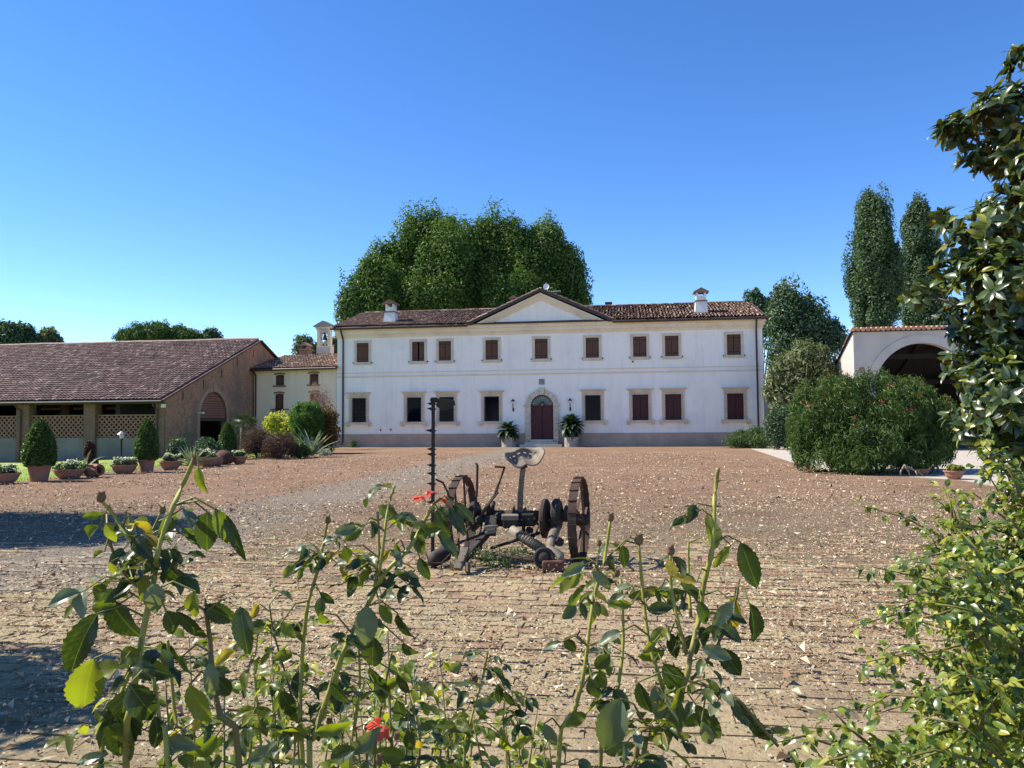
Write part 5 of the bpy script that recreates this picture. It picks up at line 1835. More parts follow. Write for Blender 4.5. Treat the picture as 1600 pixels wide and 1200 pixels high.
order = sorted(range(len(leaves)), key=lambda i: (not inframe(leaves[i][0].translation), leaves[i][0].translation.y))
mbi = mbase
vv, ff, tt, b0 = [], [], [], 0
base_np = []
for me in mg_me:
    a = np.empty(len(me.vertices) * 3); me.vertices.foreach_get('co', a)
    fl_ = np.array([list(p.vertices) for p in me.polygons])
    base_np.append((a.reshape(-1, 3), fl_))
for r_, i in enumerate(order):
    Mt, kx = leaves[i]
    if r_ < 300:
        o = bpy.data.objects.new('leaf', mg_me[kx])
        link(o, mag)
        Ml = Mt.copy(); Ml.translation = Mt.translation - mbi
        o.matrix_local = Ml
    else:
        a, fl_ = base_np[kx]
        w = a @ np.array(Mt.to_3x3()).T + np.array(Mt.translation - mbi)
        vv.append(w); ff.append(fl_ + b0); tt.append(np.full(len(fl_), rg.random()))
        b0 += len(w)
o = obj('foliage', npmesh('foliage', np.concatenate(vv), np.concatenate(ff), M['magnolia'], np.concatenate(tt), True), mag)
o['kind'] = 'stuff'
# ------------------------------------------------------------------ old hay mower
M['rust'] = mk('rusted_iron', (0.070, 0.046, 0.034), (0.036, 0.029, 0.025), 9, 0.85, 0.5, 60, 0.006, metal=0.15, stain=(0.13, 0.06, 0.038), sscale=6, samt=0.6)
M['rust_red'] = mk('red_rusted_iron', (0.15, 0.065, 0.045), (0.09, 0.045, 0.034), 8, 0.85, 0.4, 60, 0.006, stain=(0.06, 0.04, 0.03), sscale=6, samt=0.6)
M['grey_iron'] = mk('weathered_grey_iron', (0.24, 0.21, 0.165), (0.15, 0.125, 0.095), 7, 0.7, 0.4, 70, 0.005, metal=0.25, stain=(0.13, 0.075, 0.05), sscale=6, samt=0.6)
M['dark_iron'] = mk('black_oily_iron', (0.028, 0.024, 0.022), (0.045, 0.036, 0.03), 9, 0.7, 0.4, 60, 0.006, metal=0.2)
M['oldwood'] = mk('grey_old_wood', (0.17, 0.14, 0.105), (0.10, 0.085, 0.065), 6, 0.95, 0.5, 30, 0.01, stretch=(8, 8, 1))
MO = at(812, 800, 9.05); MO.z = 0.012
mow = thing('hay_mower', 'rusty antique horse drawn hay mower with iron seat on the paving', 'mower', MO)


def mp(px_, py_, z):
    return at(px_, py_, z) - MO


HA = R(15)
axv = Vector((math.cos(HA), -math.sin(HA), 0))
WR = 0.475


def wheel(px_, z, label):
    c = at(px_, 800, z); c.z = WR + .012
    Q = axv.to_track_quat('Z', 'Y').to_matrix().to_4x4()
    Mx = Matrix.Translation(c - MO) @ Q
    w = MB().lathe([(.0, -.10), (.05, -.10), (.07, -.05), (.07, .05), (.05, .12), (.035, .12), (0, .12)], 16, M=Mx).build('wheel', M['rust'], mow)
    MB().lathe([(WR, -.046), (WR, .046), (WR - .012, .046), (WR - .012, -.046), (WR, -.046)], 56, M=Mx).build('rim', M['rust'], w)
    n = 10
    for k in range(n):
        a = 2 * math.pi * k / n + .2
        s = -1 if k % 2 else 1
        p0, p1 = Mx @ Vector((.05 * math.cos(a), .05 * math.sin(a), s * .05)), Mx @ Vector(((WR - .012) * math.cos(a), (WR - .012) * math.sin(a), s * .01))
        MB().bar(p0, p1, .026, .010, 0).build('spoke', M['rust_red'], w)
    n = 22
    for k in range(n):
        a = 2 * math.pi * k / n
        Mk = Mx @ Matrix.Rotation(a, 4, 'Z') @ Matrix.Translation((WR, 0, 0)) @ Matrix.Rotation(R(6), 4, 'X')
        MB().box(-.002, .013, -.006, .006, -.052, .052, Mk).build('cleat', M['rust'], w)
    return w


wheel(905, 8.80, '')
wheel(721, 9.22, '')
CA = Vector((0, 0, .47))
axL, axR = at(721, 800, 9.22) - MO, at(905, 800, 8.80) - MO
axL.z = axR.z = WR
MB().tube([axL, axR], .032, 10).build('axle', M['rust'], mow, smooth=True)
MB().tube([mp(745, 806, 9.15), mp(848, 806, 8.95)], [.075, .06], 14).build('axle_housing', M['rust'], mow, smooth=True)
# gear covers next to the right wheel
Qx = axv.to_track_quat('Z', 'Y').to_matrix().to_4x4()
for (px_, py_, z, r, w, mt) in ((852, 810, 8.88, .225, .035, 'rust'), (870, 805, 8.85, .19, .045, 'dark_iron'), (741, 806, 9.18, .17, .05, 'dark_iron')):
    Mx = Matrix.Translation(mp(px_, py_, z)) @ Qx
    MB().lathe([(0, -w), (r * .85, -w), (r, -w * .5), (r, w * .5), (r * .85, w), (r * .4, w * 1.5), (0, w * 1.5)], 30, M=Mx).build('gear_cover', M[mt], mow, smooth=False)
MB().tube([mp(880, 800, 8.85), mp(897, 806, 8.83)], [.09, .05], 12).build('hub_sleeve', M['rust'], mow, smooth=True)
# gear case and tool box in the middle
MB().bar(mp(770, 812, 9.1), mp(838, 811, 8.98), .17, .15).build('gear_case', M['dark_iron'], mow, bevel=.02)
c = mp(797, 809, 8.8)
MB().box(c.x - .095, c.x + .095, c.y - .09, c.y + .1, c.z - .02, c.z + .035, None).build('toolbox', M['grey_iron'], mow, bevel=.008)
MB().box(c.x - .08, c.x + .08, c.y - .07, c.y + .08, c.z - .11, c.z - .02).build('toolbox_bracket', M['dark_iron'], mow, bevel=.01)
MB().bar(mp(768, 808, 8.95), mp(765, 835, 8.75), .14, .07).build('footboard', M['dark_iron'], mow, bevel=.01)
for (a, b_) in (((757, 824), (778, 822)), ((758, 833), (775, 830))):
    MB().bar(mp(a[0], a[1], 8.6), mp(b_[0], b_[1], 8.6), .05, .03).build('tread_plate', M['grey_iron'], mow, bevel=.005)
# seat spring: flat iron bar
MB().bar(mp(812, 802, 9.0), mp(813, 770, 8.98), .075, .016).bar(mp(813, 770, 8.98), mp(817, 728, 8.92), .072, .016).build('seat_spring', M['grey_iron'], mow, bevel=.004)
sb = mp(812, 800, 8.98)
MB().prism([(sb.x - .10, sb.z - .02), (sb.x + .09, sb.z - .02), (sb.x + .07, sb.z + .06), (sb.x + .03, sb.z + .015), (sb.x - .04, sb.z + .015), (sb.x - .07, sb.z + .08)], sb.y - .03, sb.y + .03).build('spring_bracket', M['dark_iron'], mow, bevel=.006)


def seat():
    NA, NR = 60, 12
    v, f = [], []
    for j in range(NR + 1):
        q = j / NR
        for i in range(NA):
            a = 2 * math.pi * i / NA
            d = (a - 1.5 * math.pi + math.pi) % (2 * math.pi) - math.pi
            rx, ry = .248, .150
            ro_ = 1 - .46 * math.exp(-(d / .30) ** 2)
            x, y = rx * q * ro_ * math.cos(a), ry * q * ro_ * math.sin(a)
            zc = .17 * (abs(x) / .248) ** 2 * .75 + .10 * max(0, y / .15) ** 2 + .03 * max(0, -y / .15) ** 2 - .035 * math.exp(-((abs(x) - .12) / .08) ** 2)
            if q > .93:
                zc -= .012 * (q - .93) / .07
            v.append((x, y, zc))
    cut = set()
    for i in list(range(2, 58)):
        if 33 <= i <= 57 and not (33 <= i <= 36):
            continue
        if i % 4 in (0, 1):
            cut.add((8, i)); 
            if i % 8 in (0, 1): cut.add((5, i))
    for j in range(NR):
        for i in range(NA):
            if (j, i) in cut:
                continue
            i2 = (i + 1) % NA
            f.append((j * NA + i, j * NA + i2, (j + 1) * NA + i2, (j + 1) * NA + i))
    me = npmesh('seat', v, f, M['grey_iron'], None, True)
    o = obj('seat', me, mow)
    o.location = mp(819, 720, 8.92)
    o.rotation_euler = (R(30), R(-7), R(14))
    s = o.modifiers.new('thick', 'SOLIDIFY')
    s.thickness = .007
    return o


seat()
MB().tube([mp(813, 731, 8.94), mp(822, 727, 8.90)], .03, 8).build('seat_boss', M['dark_iron'], mow)
# levers
MB().tube([mp(743, 723, 9.0), mp(746, 727, 9.0), mp(745, 770, 9.0), mp(741, 800, 9.0), mp(738, 830, 9.0)], [.012, .015, .015, .013, .013], 8).build('lift_lever', M['rust'], mow, smooth=True)
MB().tube([mp(789, 729, 8.95), mp(779, 757, 8.95), mp(772, 775, 8.95), mp(758, 795, 8.97), mp(748, 815, 9.0)], [.011, .014, .014, .018, .02], 8).build('foot_lever', M['rust'], mow, smooth=True)
MB().tube([mp(778, 757, 8.93), mp(777, 771, 8.93), mp(764, 788, 8.95), mp(757, 800, 8.97)], .011, 7).build('lever_link', M['rust'], mow, smooth=True)
MB().tube([mp(773, 729, 8.95), mp(788, 730, 8.95)], .013, 8).build('lever_handle', M['rust'], mow)
# drag frame under the gear case
MB().tube([mp(800, 828, 8.7), mp(850, 860, 8.35)], [.055, .05], 12).build('drive_shaft_tube', M['grey_iron'], mow, smooth=True)
sp_m = MB()
for k in range(9):
    a = mp(813 + k * 4, 836 + k * 2.6, 8.6 - k * .028)
    sp_m.lathe([(.055, -.006), (.062, 0), (.055, .006)], 12, M=Matrix.Translation(a) @ (mp(850, 860, 8.35) - mp(800, 828, 8.7)).to_track_quat('Z', 'Y').to_matrix().to_4x4())
sp_m.build('coil_spring', M['dark_iron'], mow)
MB().tube([mp(868, 825, 8.75), mp(862, 845, 8.5), mp(858, 858, 8.35), mp(876, 868, 8.3), mp(875, 878, 8.28)], [.06, .055, .05, .045, .05], 10).build('crank_bracket', M['grey_iron'], mow, smooth=True)
MB().bar(mp(766, 857, 8.9), mp(845, 832, 8.9), .05, .03).build('drag_bar', M['rust'], mow, bevel=.004)
MB().bar(mp(768, 866, 8.6), mp(880, 879, 8.35), .045, .02).build('pitman_rod', M['dark_iron'], mow, bevel=.004)
Mx = Matrix.Translation(mp(850, 872, 8.3)) @ Matrix.Rotation(R(75), 4, 'X')
MB().lathe([(0, -.05), (.08, -.05), (.115, -.02), (.115, .03), (.10, .04), (.06, .03), (.05, .06), (.02, .07), (0, .07)], 26, M=Mx).build('crank_wheel', M['dark_iron'], mow)
c = mp(863, 884, 8.25)
MB().box(c.x - .11, c.x + .12, c.y - .05, c.y + .07, -.0, c.z + .06).build('crank_box', M['rust_red'], mow, bevel=.02)
# tongue and shoe on the left
MB().bar(mp(765, 828, 8.9), mp(724, 874, 8.35), .09, .07).build('tongue', M['dark_iron'], mow, bevel=.01)
MB().bar(mp(728, 857, 8.35), mp(715, 890, 8.15), .085, .05).build('hitch_block', M['oldwood'], mow, bevel=.008)
MB().bar(mp(730, 846, 8.4), mp(728, 862, 8.35), .05, .03).build('hitch_plate', M['rust'], mow, bevel=.004)
MB().tube([mp(731, 880, 8.2), mp(731, 894, 8.15)], .028, 8).build('peg', M['oldwood'], mow)
MB().tube([mp(724, 835, 8.7), mp(732, 826, 8.9), mp(741, 818, 9.0)], .016, 7).build('brace_rod', M['rust'], mow)
# cutter bar folded upright, with its guard fingers
cb0, cb1 = mp(676, 872, 8.75), mp(677, 624, 8.75)
MB().bar(cb0, cb1, .026, .04).build('cutter_bar', M['dark_iron'], mow, bevel=.004)
ys = [632, 640, 674, 703, 711, 728, 741, 757, 772, 786]
for y_ in ys:
    c = mp(677, y_, 8.75)
    d = -1
    MB().prism([(c.x - .015, c.z - .022), (c.x - .015, c.z + .03), (c.x - .075 - .02 * (y_ == 674), c.z + .014), (c.x - .02, c.z - .012)], c.y - .012, c.y + .012).build('guard_finger', M['dark_iron'], mow)
    MB().prism([(c.x + .015, c.z - .01), (c.x + .04, c.z + .012), (c.x + .015, c.z + .014)], c.y - .008, c.y + .008).build('knife_rivet', M['dark_iron'], mow)
c = mp(677, 627, 8.75)
MB().prism([(c.x - .04, c.z + .01), (c.x - .025, c.z + .045), (c.x + .035, c.z + .045), (c.x + .075, c.z + .02), (c.x + .04, c.z - .015), (c.x - .02, c.z - .015)], c.y - .03, c.y + .03).build('outer_shoe', M['dark_iron'], mow, bevel=.008)
MB().prism([(c.x + .06, c.z + .03), (c.x + .24, c.z + .01), (c.x + .25, c.z - .04), (c.x + .2, c.z - .09), (c.x + .10, c.z - .11), (c.x + .03, c.z - .05)], c.y + .0, c.y + .02).build('swath_board', M['dark_iron'], mow, bevel=.005)
MB().tube([mp(681, 749, 8.75), mp(692, 754, 8.78), mp(699, 768, 8.8), mp(706, 790, 8.9), mp(722, 806, 9.0)], .012, 7).build('bar_stay', M['rust'], mow, smooth=True)
MB().tube([mp(672, 884, 8.55), mp(681, 872, 8.6), mp(694, 866, 8.65), mp(700, 850, 8.8)], [.05, .085, .09, .05], 12).build('inner_shoe', M['dark_iron'], mow, smooth=True)
MB().tube([mp(664, 862, 8.5), mp(672, 880, 8.45), mp(690, 880, 8.45), mp(704, 866, 8.5)], .011, 7).build('shoe_rod', M['rust'], mow, smooth=True)
for pts, r_, mt in (
        ([(755, 800, 9.05), (752, 822, 8.95), (748, 842, 8.8), (752, 858, 8.6)], .014, 'rust'),
        ([(770, 826, 8.8), (745, 838, 8.75), (722, 846, 8.7), (700, 858, 8.65)], .016, 'dark_iron'),
        ([(818, 818, 8.9), (818, 836, 8.9), (816, 846, 8.9)], .022, 'dark_iron'),
        ([(833, 806, 8.95), (842, 822, 8.9), (838, 832, 8.88)], .013, 'rust'),
        ([(724, 812, 9.1), (736, 790, 9.05), (748, 786, 9.0)], .014, 'rust'),
        ([(700, 838, 8.75), (716, 860, 8.6), (740, 872, 8.45), (790, 876, 8.4)], .013, 'dark_iron'),
        ([(775, 866, 8.5), (820, 874, 8.4), (850, 880, 8.3)], .017, 'rust'),
        ([(762, 786, 9.05), (764, 798, 9.05), (762, 806, 9.05)], .03, 'dark_iron'),
        ([(771, 783, 9.05), (770, 795, 9.05), (772, 806, 9.05)], .022, 'dark_iron'),
        ([(780, 852, 8.75), (800, 846, 8.75), (836, 838, 8.8)], .012, 'dark_iron')):
    MB().tube([mp(*p) for p in pts], r_, 7).build('linkage_rod', M[mt], mow, smooth=True)
for (a, b_, z, r_) in ((748, 812, 9.0, .05), (778, 806, 8.95, .045), (826, 828, 8.85, .04), (872, 846, 8.5, .05)):
    MB().tube([mp(a, b_, z), mp(a, b_, z) + Vector((.02, -.05, 0))], r_, 8).build('collar', M['dark_iron'], mow)
for (a, b_, z) in ((775, 809, 8.88), (786, 808, 8.86), (815, 812, 8.88), (826, 811, 8.87), (835, 810, 8.87), (768, 822, 8.66), (727, 868, 8.22), (721, 878, 8.18), (846, 806, 8.80), (858, 812, 8.80), (852, 824, 8.80), (812, 790, 8.97), (814, 782, 8.97), (858, 884, 8.18), (870, 884, 8.18)):
    MB().tube([mp(a, b_, z) + Vector((0, .02, 0)), mp(a, b_, z) - Vector((0, .012, 0))], .013, 6).build('bolt', M['grey_iron'], mow)
# weeds and dry leaves gathered under the mower
wc = [(MO.x + rw.uniform(-.55, .2), MO.y - rw.uniform(.3, .85), .06 + rw.uniform(0, .16)) for _ in range(26)]
wd_ = cloud_obj('weeds', leaf_cloud(wc, np.full((len(wc), 3), .07), 22, .05, .25, 88, hang=(0, 0, .8)), LM['rosemary'], None)
tag(wd_, 'thin weeds growing up under the hay mower', 'weeds', kind='stuff')

# ------------------------------------------------------------------ roses in front
def rose_leaf(name, stops, under, transl):
    m = leafmat(name, stops, transl, .38, .5, 'random', (1.9, 1.9, .35), True)
    t = m.node_tree
    b = t.nodes['Principled BSDF']
    src = b.inputs['Base Color'].links[0].from_socket
    tcn = node(t, 'ShaderNodeTexCoord')
    n1 = noise(t, tcn.outputs['Object'], 6.0, 5, .7)
    src = mix(t, ramp(t, n1, [(0.60, 0.0), (0.70, 0.8)]), src, (0.16, 0.10, 0.03))
    src = mix(t, math_(t, 'MULTIPLY', noise(t, tcn.outputs['Object'], 2.2, 3), .5), src, (0.10, 0.11, 0.02))
    gm = node(t, 'ShaderNodeNewGeometry')
    t.links.new(mix(t, math_(t, 'MULTIPLY', gm.outputs['Backfacing'], .8), src, under), b.inputs['Base Color'])
    return m


RM = {'d': rose_leaf('rose_leaf_dark', [(0.0, (0.013, 0.028, 0.010)), (0.5, (0.026, 0.050, 0.014)), (1.0, (0.050, 0.080, 0.022))], (0.10, 0.13, 0.075), .33),
      'l': rose_leaf('rose_leaf_light', [(0.0, (0.06, 0.095, 0.014)), (0.5, (0.115, 0.15, 0.022)), (1.0, (0.21, 0.22, 0.04))], (0.19, 0.23, 0.08), .55),
      'y': rose_leaf('rose_leaf_yellow', [(0.0, (0.32, 0.22, 0.03)), (1.0, (0.52, 0.40, 0.05))], (0.40, 0.32, 0.08), .4),
      'g': rose_leaf('rose_leaf_grey', [(0.0, (0.10, 0.135, 0.085)), (1.0, (0.17, 0.20, 0.13))], (0.13, 0.17, 0.10), .25)}
RL = {k: [leaf_mesh('leaflet', m_, .60, .20 + .12 * j, .12 + .16 * j, j + 3, 18, .055, (.25, -.3, .5)[j]) for j in range(3)] for k, m_ in RM.items()}
M['cane'] = mk('rose_cane', (0.26, 0.27, 0.05), (0.34, 0.31, 0.07), 12, 0.5, 0.2, 40, 0.003, stain=(0.13, 0.075, 0.03), sscale=14, samt=0.7)
M['cane_brown'] = mk('woody_rose_cane', (0.13, 0.10, 0.035), (0.20, 0.16, 0.05), 12, 0.6, 0.3, 40, 0.003)
M['dry'] = mk('dry_rose_hip', (0.12, 0.07, 0.035), (0.20, 0.13, 0.06), 30, 0.9, 0.4, 80, 0.003)
M['twig'] = mk('green_twig', (0.12, 0.15, 0.03), (0.16, 0.12, 0.04), 20, 0.6)


def put_leaf(parent, org, base, tip, nrm, Ln, Wd, kind, rg_):
    tip = tip.normalized()
    nrm = (nrm - tip * nrm.dot(tip)).normalized()
    sd = tip.cross(nrm)
    o = bpy.data.objects.new('leaflet', rg_.choice(RL[kind]))
    link(o, parent)
    Mt = Matrix((sd * (Wd / .6), tip * Ln, nrm * Ln)).transposed().to_4x4()
    Mt.translation = base - org
    o.matrix_local = Mt
    return o


def petals(parent, p, n, size, rg_, mat, hangd=-.2):
    mb = MB()
    for i in range(n):
        a = rg_.uniform(0, 6.28)
        el = rg_.uniform(-.5, .7) + hangd
        d = Vector((math.cos(a) * math.cos(el), math.sin(a) * math.cos(el), math.sin(el)))
        s = d.cross(Vector((0, 0, 1))).normalized()
        l_ = size * rg_.uniform(.7, 1.2)
        w = l_ * .38
        u = s.cross(d)
        p0, p1, p2 = p, p + d * l_ * .55 + u * l_ * .12, p + d * l_ - u * l_ * .15
        t_ = rg_.random()
        mb.face(p0, p1 - s * w, p1, t=t_).face(p0, p1, p1 + s * w, t=t_).face(p1 - s * w, p2 - s * w * .4, p2, p1, t=t_).face(p1, p2, p2 + s * w * .4, p1 + s * w, t=t_)
    return mb.build('bloom', mat, parent, smooth=True, fix=False)


def rose_bush(label, z0, canes, keys, fills, seed, blooms=(), hips=()):
    rg_ = random.Random(seed)
    lastp = at(*canes[0][0][-1][:2], z0)
    foot_ = Vector((sum(at(c[0][-1][0], 1200, z0).x for c in canes) / len(canes), z0 + .06, .06))
    t_ = thing('rose_bush', label, 'rose bush', foot_, 0, 'rose bushes in the foreground bed')
    segs = []
    for (pts, r, dz, mt) in canes:
        P_ = [at(px_, py_, z0 + dz + .012 * math.sin(i * 1.7)) for i, (px_, py_) in enumerate(pts)]
        if pts[-1][1] >= 1180:
            e = P_[-1]
            g2 = Vector((foot_.x + (e.x - foot_.x) * .35, foot_.y + rg_.uniform(-.04, .04), .05))
            P_ += [e.lerp(g2, .4), g2]
        # smooth polyline
        Q_ = []
        for i in range(len(P_) - 1):
            for k in range(3):
                u = k / 3
                a, b_, c, d = P_[max(i - 1, 0)], P_[i], P_[i + 1], P_[min(i + 2, len(P_) - 1)]
                Q_.append(.5 * (2 * b_ + (c - a) * u + (2 * a - 5 * b_ + 4 * c - d) * u * u + (3 * b_ - a - 3 * c + d) * u ** 3))
        Q_.append(P_[-1])
        n = len(Q_)
        rad = [r * .72 * (.62 + .5 * i / n) * (1 + .13 * (1 if i % 5 == 0 else 0)) for i in range(n)]
        MB().tube([q - foot_ for q in Q_], rad, 8).build('cane', M[mt], t_, smooth=True)
        th = MB()
        for i in range(2, n - 2, 2):
            if Q_[i].z < .85: continue
            d = Vector((rg_.gauss(0, 1), rg_.gauss(0, 1), .3)).normalized()
            th.tube([Q_[i] - foot_, Q_[i] - foot_ + d * (r + .005)], [.0016, .0003], 4)
        if th.v: th.build('thorns', M['cane_brown'], t_)['kind'] = 'stuff'
        segs.append(Q_)
    for (cx, cy, ln, wd, ang, kind) in keys:
        z = z0 + rg_.uniform(-.05, .05)
        s = z / FPX
        if kind == 'd' and rg_.random() < .14: kind = 'l'
        ln, wd = ln * .92, wd * .84
        dirx = Vector((math.cos(R(ang)), rg_.uniform(-.35, .35), math.sin(R(ang)))).normalized()
        nn = Vector((rg_.uniform(-.75, .45), -1, rg_.uniform(-.1, .7)))
        c = at(cx, cy, z)
        b_ = c - dirx * ln * s * .5
        put_leaf(t_, foot_, b_, dirx, nn, ln * s * 1.05, wd * s, kind, rg_)
        # petiole back to the nearest cane
        best = min((q for S_ in segs for q in S_), key=lambda q: (q - b_).length)
        if (best - b_).length < .16:
            m_ = best.lerp(b_, .5) + Vector((0, 0, .012))
            MB().tube([best - foot_, m_ - foot_, b_ - foot_], [.0016, .0013, .0011], 5).build('petiole', M['twig'], t_)
    for i in range(fills):
        S_ = rg_.choice(segs)
        cand = [q for q in S_ if 1.02 < q.z < 1.5]
        if not cand: continue
        q = rg_.choice(cand)
        a = rg_.uniform(0, 6.28)
        d = Vector((math.cos(a), math.sin(a) * .7, rg_.uniform(-.2, .5))).normalized()
        l_ = rg_.uniform(.03, .06)
        st = [q, q + d * l_ * .5 + Vector((0, 0, .006)), q + d * l_ - Vector((0, 0, .012))]
        MB().tube([x - foot_ for x in st], [.0012, .0010, .0008], 5).build('petiole', M['twig'], t_)
        nl = rg_.choice((3, 3, 5))
        kd = rg_.choices(('d', 'l', 'g', 'y'), (5, 4, 1.4, .4))[0]
        sz = rg_.uniform(.022, .036)
        for k in range(nl):
            pos = st[2] if k == 0 else st[1].lerp(st[2], .15 + .75 * (k // 3))
            sd = d.cross(Vector((0, 0, 1))).normalized() * (1 if k % 2 else -1)
            tip = d if k == 0 else (d * .35 + sd)
            tip = tip + Vector((rg_.uniform(-.3, .3), rg_.uniform(-.3, .3), rg_.uniform(-.9, .15)))
            nn = Vector((rg_.gauss(0, .45), rg_.gauss(-.25, .45), 1))
            Ln = sz * rg_.uniform(.8, 1.2)
            put_leaf(t_, foot_, pos, tip, nn, Ln, Ln * .5, kd, rg_)
    for (px_, py_, n, size) in blooms:
        petals(t_, at(px_, py_, z0) - foot_, n, size, rg_, LM['bloom'])
    for (px_, py_, r_) in hips:
        p = at(px_, py_, z0) - foot_
        r_ *= z0 / FPX * .8
        MB().lathe([(0, -r_ * 1.1), (r_ * .6, -r_ * .8), (r_ * .85, -r_ * .1), (r_ * .6, r_ * .6), (r_ * .7, r_ * .8), (0, r_ * .7)], 10, tuple(p)).build('rose_hip', M['dry'], t_, smooth=True)
        sp2 = MB()
        for k in range(6):
            a = k * 1.05 + rg_.random()
            sp2.tube([p + Vector((0, 0, r_ * .5)), p + Vector((math.cos(a) * r_ * .9, math.sin(a) * r_ * .9, r_ * rg_.uniform(.6, 1.5)))], [r_ * .14, r_ * .04], 4)
        sp2.build('dry_sepals', M['dry'], t_)
    return t_


LM['bloom'] = leafmat('rose_petal', [(0.0, (0.45, 0.03, 0.03)), (0.5, (0.62, 0.09, 0.05)), (1.0, (0.70, 0.22, 0.14))], 0.45, 0.5, 0.3, tcol=(1.3, 1.0, 1.0))
rose_bush('tall rose bush with large dark leaves at the lower left', .95,
          [([(304, 716), (287, 755), (264, 808), (247, 862), (241, 905), (228, 965), (216, 1030), (207, 1100), (197, 1195)], .0058, 0, 'cane'),
           ([(158, 782), (176, 802), (200, 838), (224, 868), (243, 895)], .0042, .01, 'cane'),
           ([(252, 800), (240, 826), (231, 855), (242, 890)], .0028, .02, 'cane'),
           ([(322, 955), (328, 1000), (332, 1060), (345, 1120), (374, 1198)], .0062, .03, 'cane_brown'),
           ([(166, 822), (180, 872), (203, 908), (236, 925)], .003, -.02, 'cane_brown'),
           ([(222, 1010), (190, 1080), (172, 1140), (158, 1196)], .005, .04, 'cane'),
           ([(262, 1000), (268, 1060), (275, 1130), (290, 1196)], .004, .06, 'cane'),
           ([(240, 1060), (250, 1130), (262, 1196)], .005, -.03, 'cane')],
          [(313, 751, 48, 24, -80, 'l'), (323, 831, 70, 42, -95, 'd'), (347, 822, 62, 30, -70, 'l'), (366, 840, 84, 22, -65, 'd'), (138, 832, 50, 22, 205, 'l'), (172, 833, 34, 18, -70, 'l'),
           (145, 806, 40, 16, 185, 'l'), (205, 825, 46, 14, -80, 'g'), (278, 905, 58, 44, -60, 'd'), (242, 935, 50, 36, -80, 'g'), (190, 971, 84, 62, -60, 'd'), (122, 1008, 112, 48, 245, 'd'),
           (160, 950, 50, 28, 190, 'l'), (132, 1078, 105, 64, 255, 'l'), (190, 1132, 112, 72, -95, 'd'), (222, 1100, 80, 50, -60, 'd'), (270, 975, 52, 34, -70, 'd'), (300, 980, 78, 24, -55, 'd'),
           (345, 960, 60, 38, -35, 'd'), (380, 985, 78, 40, -75, 'd'), (290, 1045, 46, 26, -80, 'd'), (232, 1045, 80, 40, -20, 'd'), (310, 1100, 70, 44, -60, 'd'), (330, 1065, 60, 28, -80, 'g'),
           (350, 1075, 48, 30, -60, 'd'), (282, 1160, 62, 26, -10, 'g'), (160, 1050, 60, 40, 200, 'l'), (246, 1150, 70, 30, -85, 'd'), (140, 1185, 60, 20, 190, 'g'), (300, 945, 44, 30, -100, 'l'),
           (215, 865, 26, 16, -80, 'y'), (150, 866, 30, 12, 195, 'l'), (176, 888, 26, 14, -85, 'l'), (200, 1025, 44, 34, 200, 'l'), (315, 1170, 60, 40, 220, 'l'), (232, 890, 40, 18, 30, 'l')],
          44, 901, hips=[(158, 776, 11), (305, 719, 9), (254, 797, 8)])
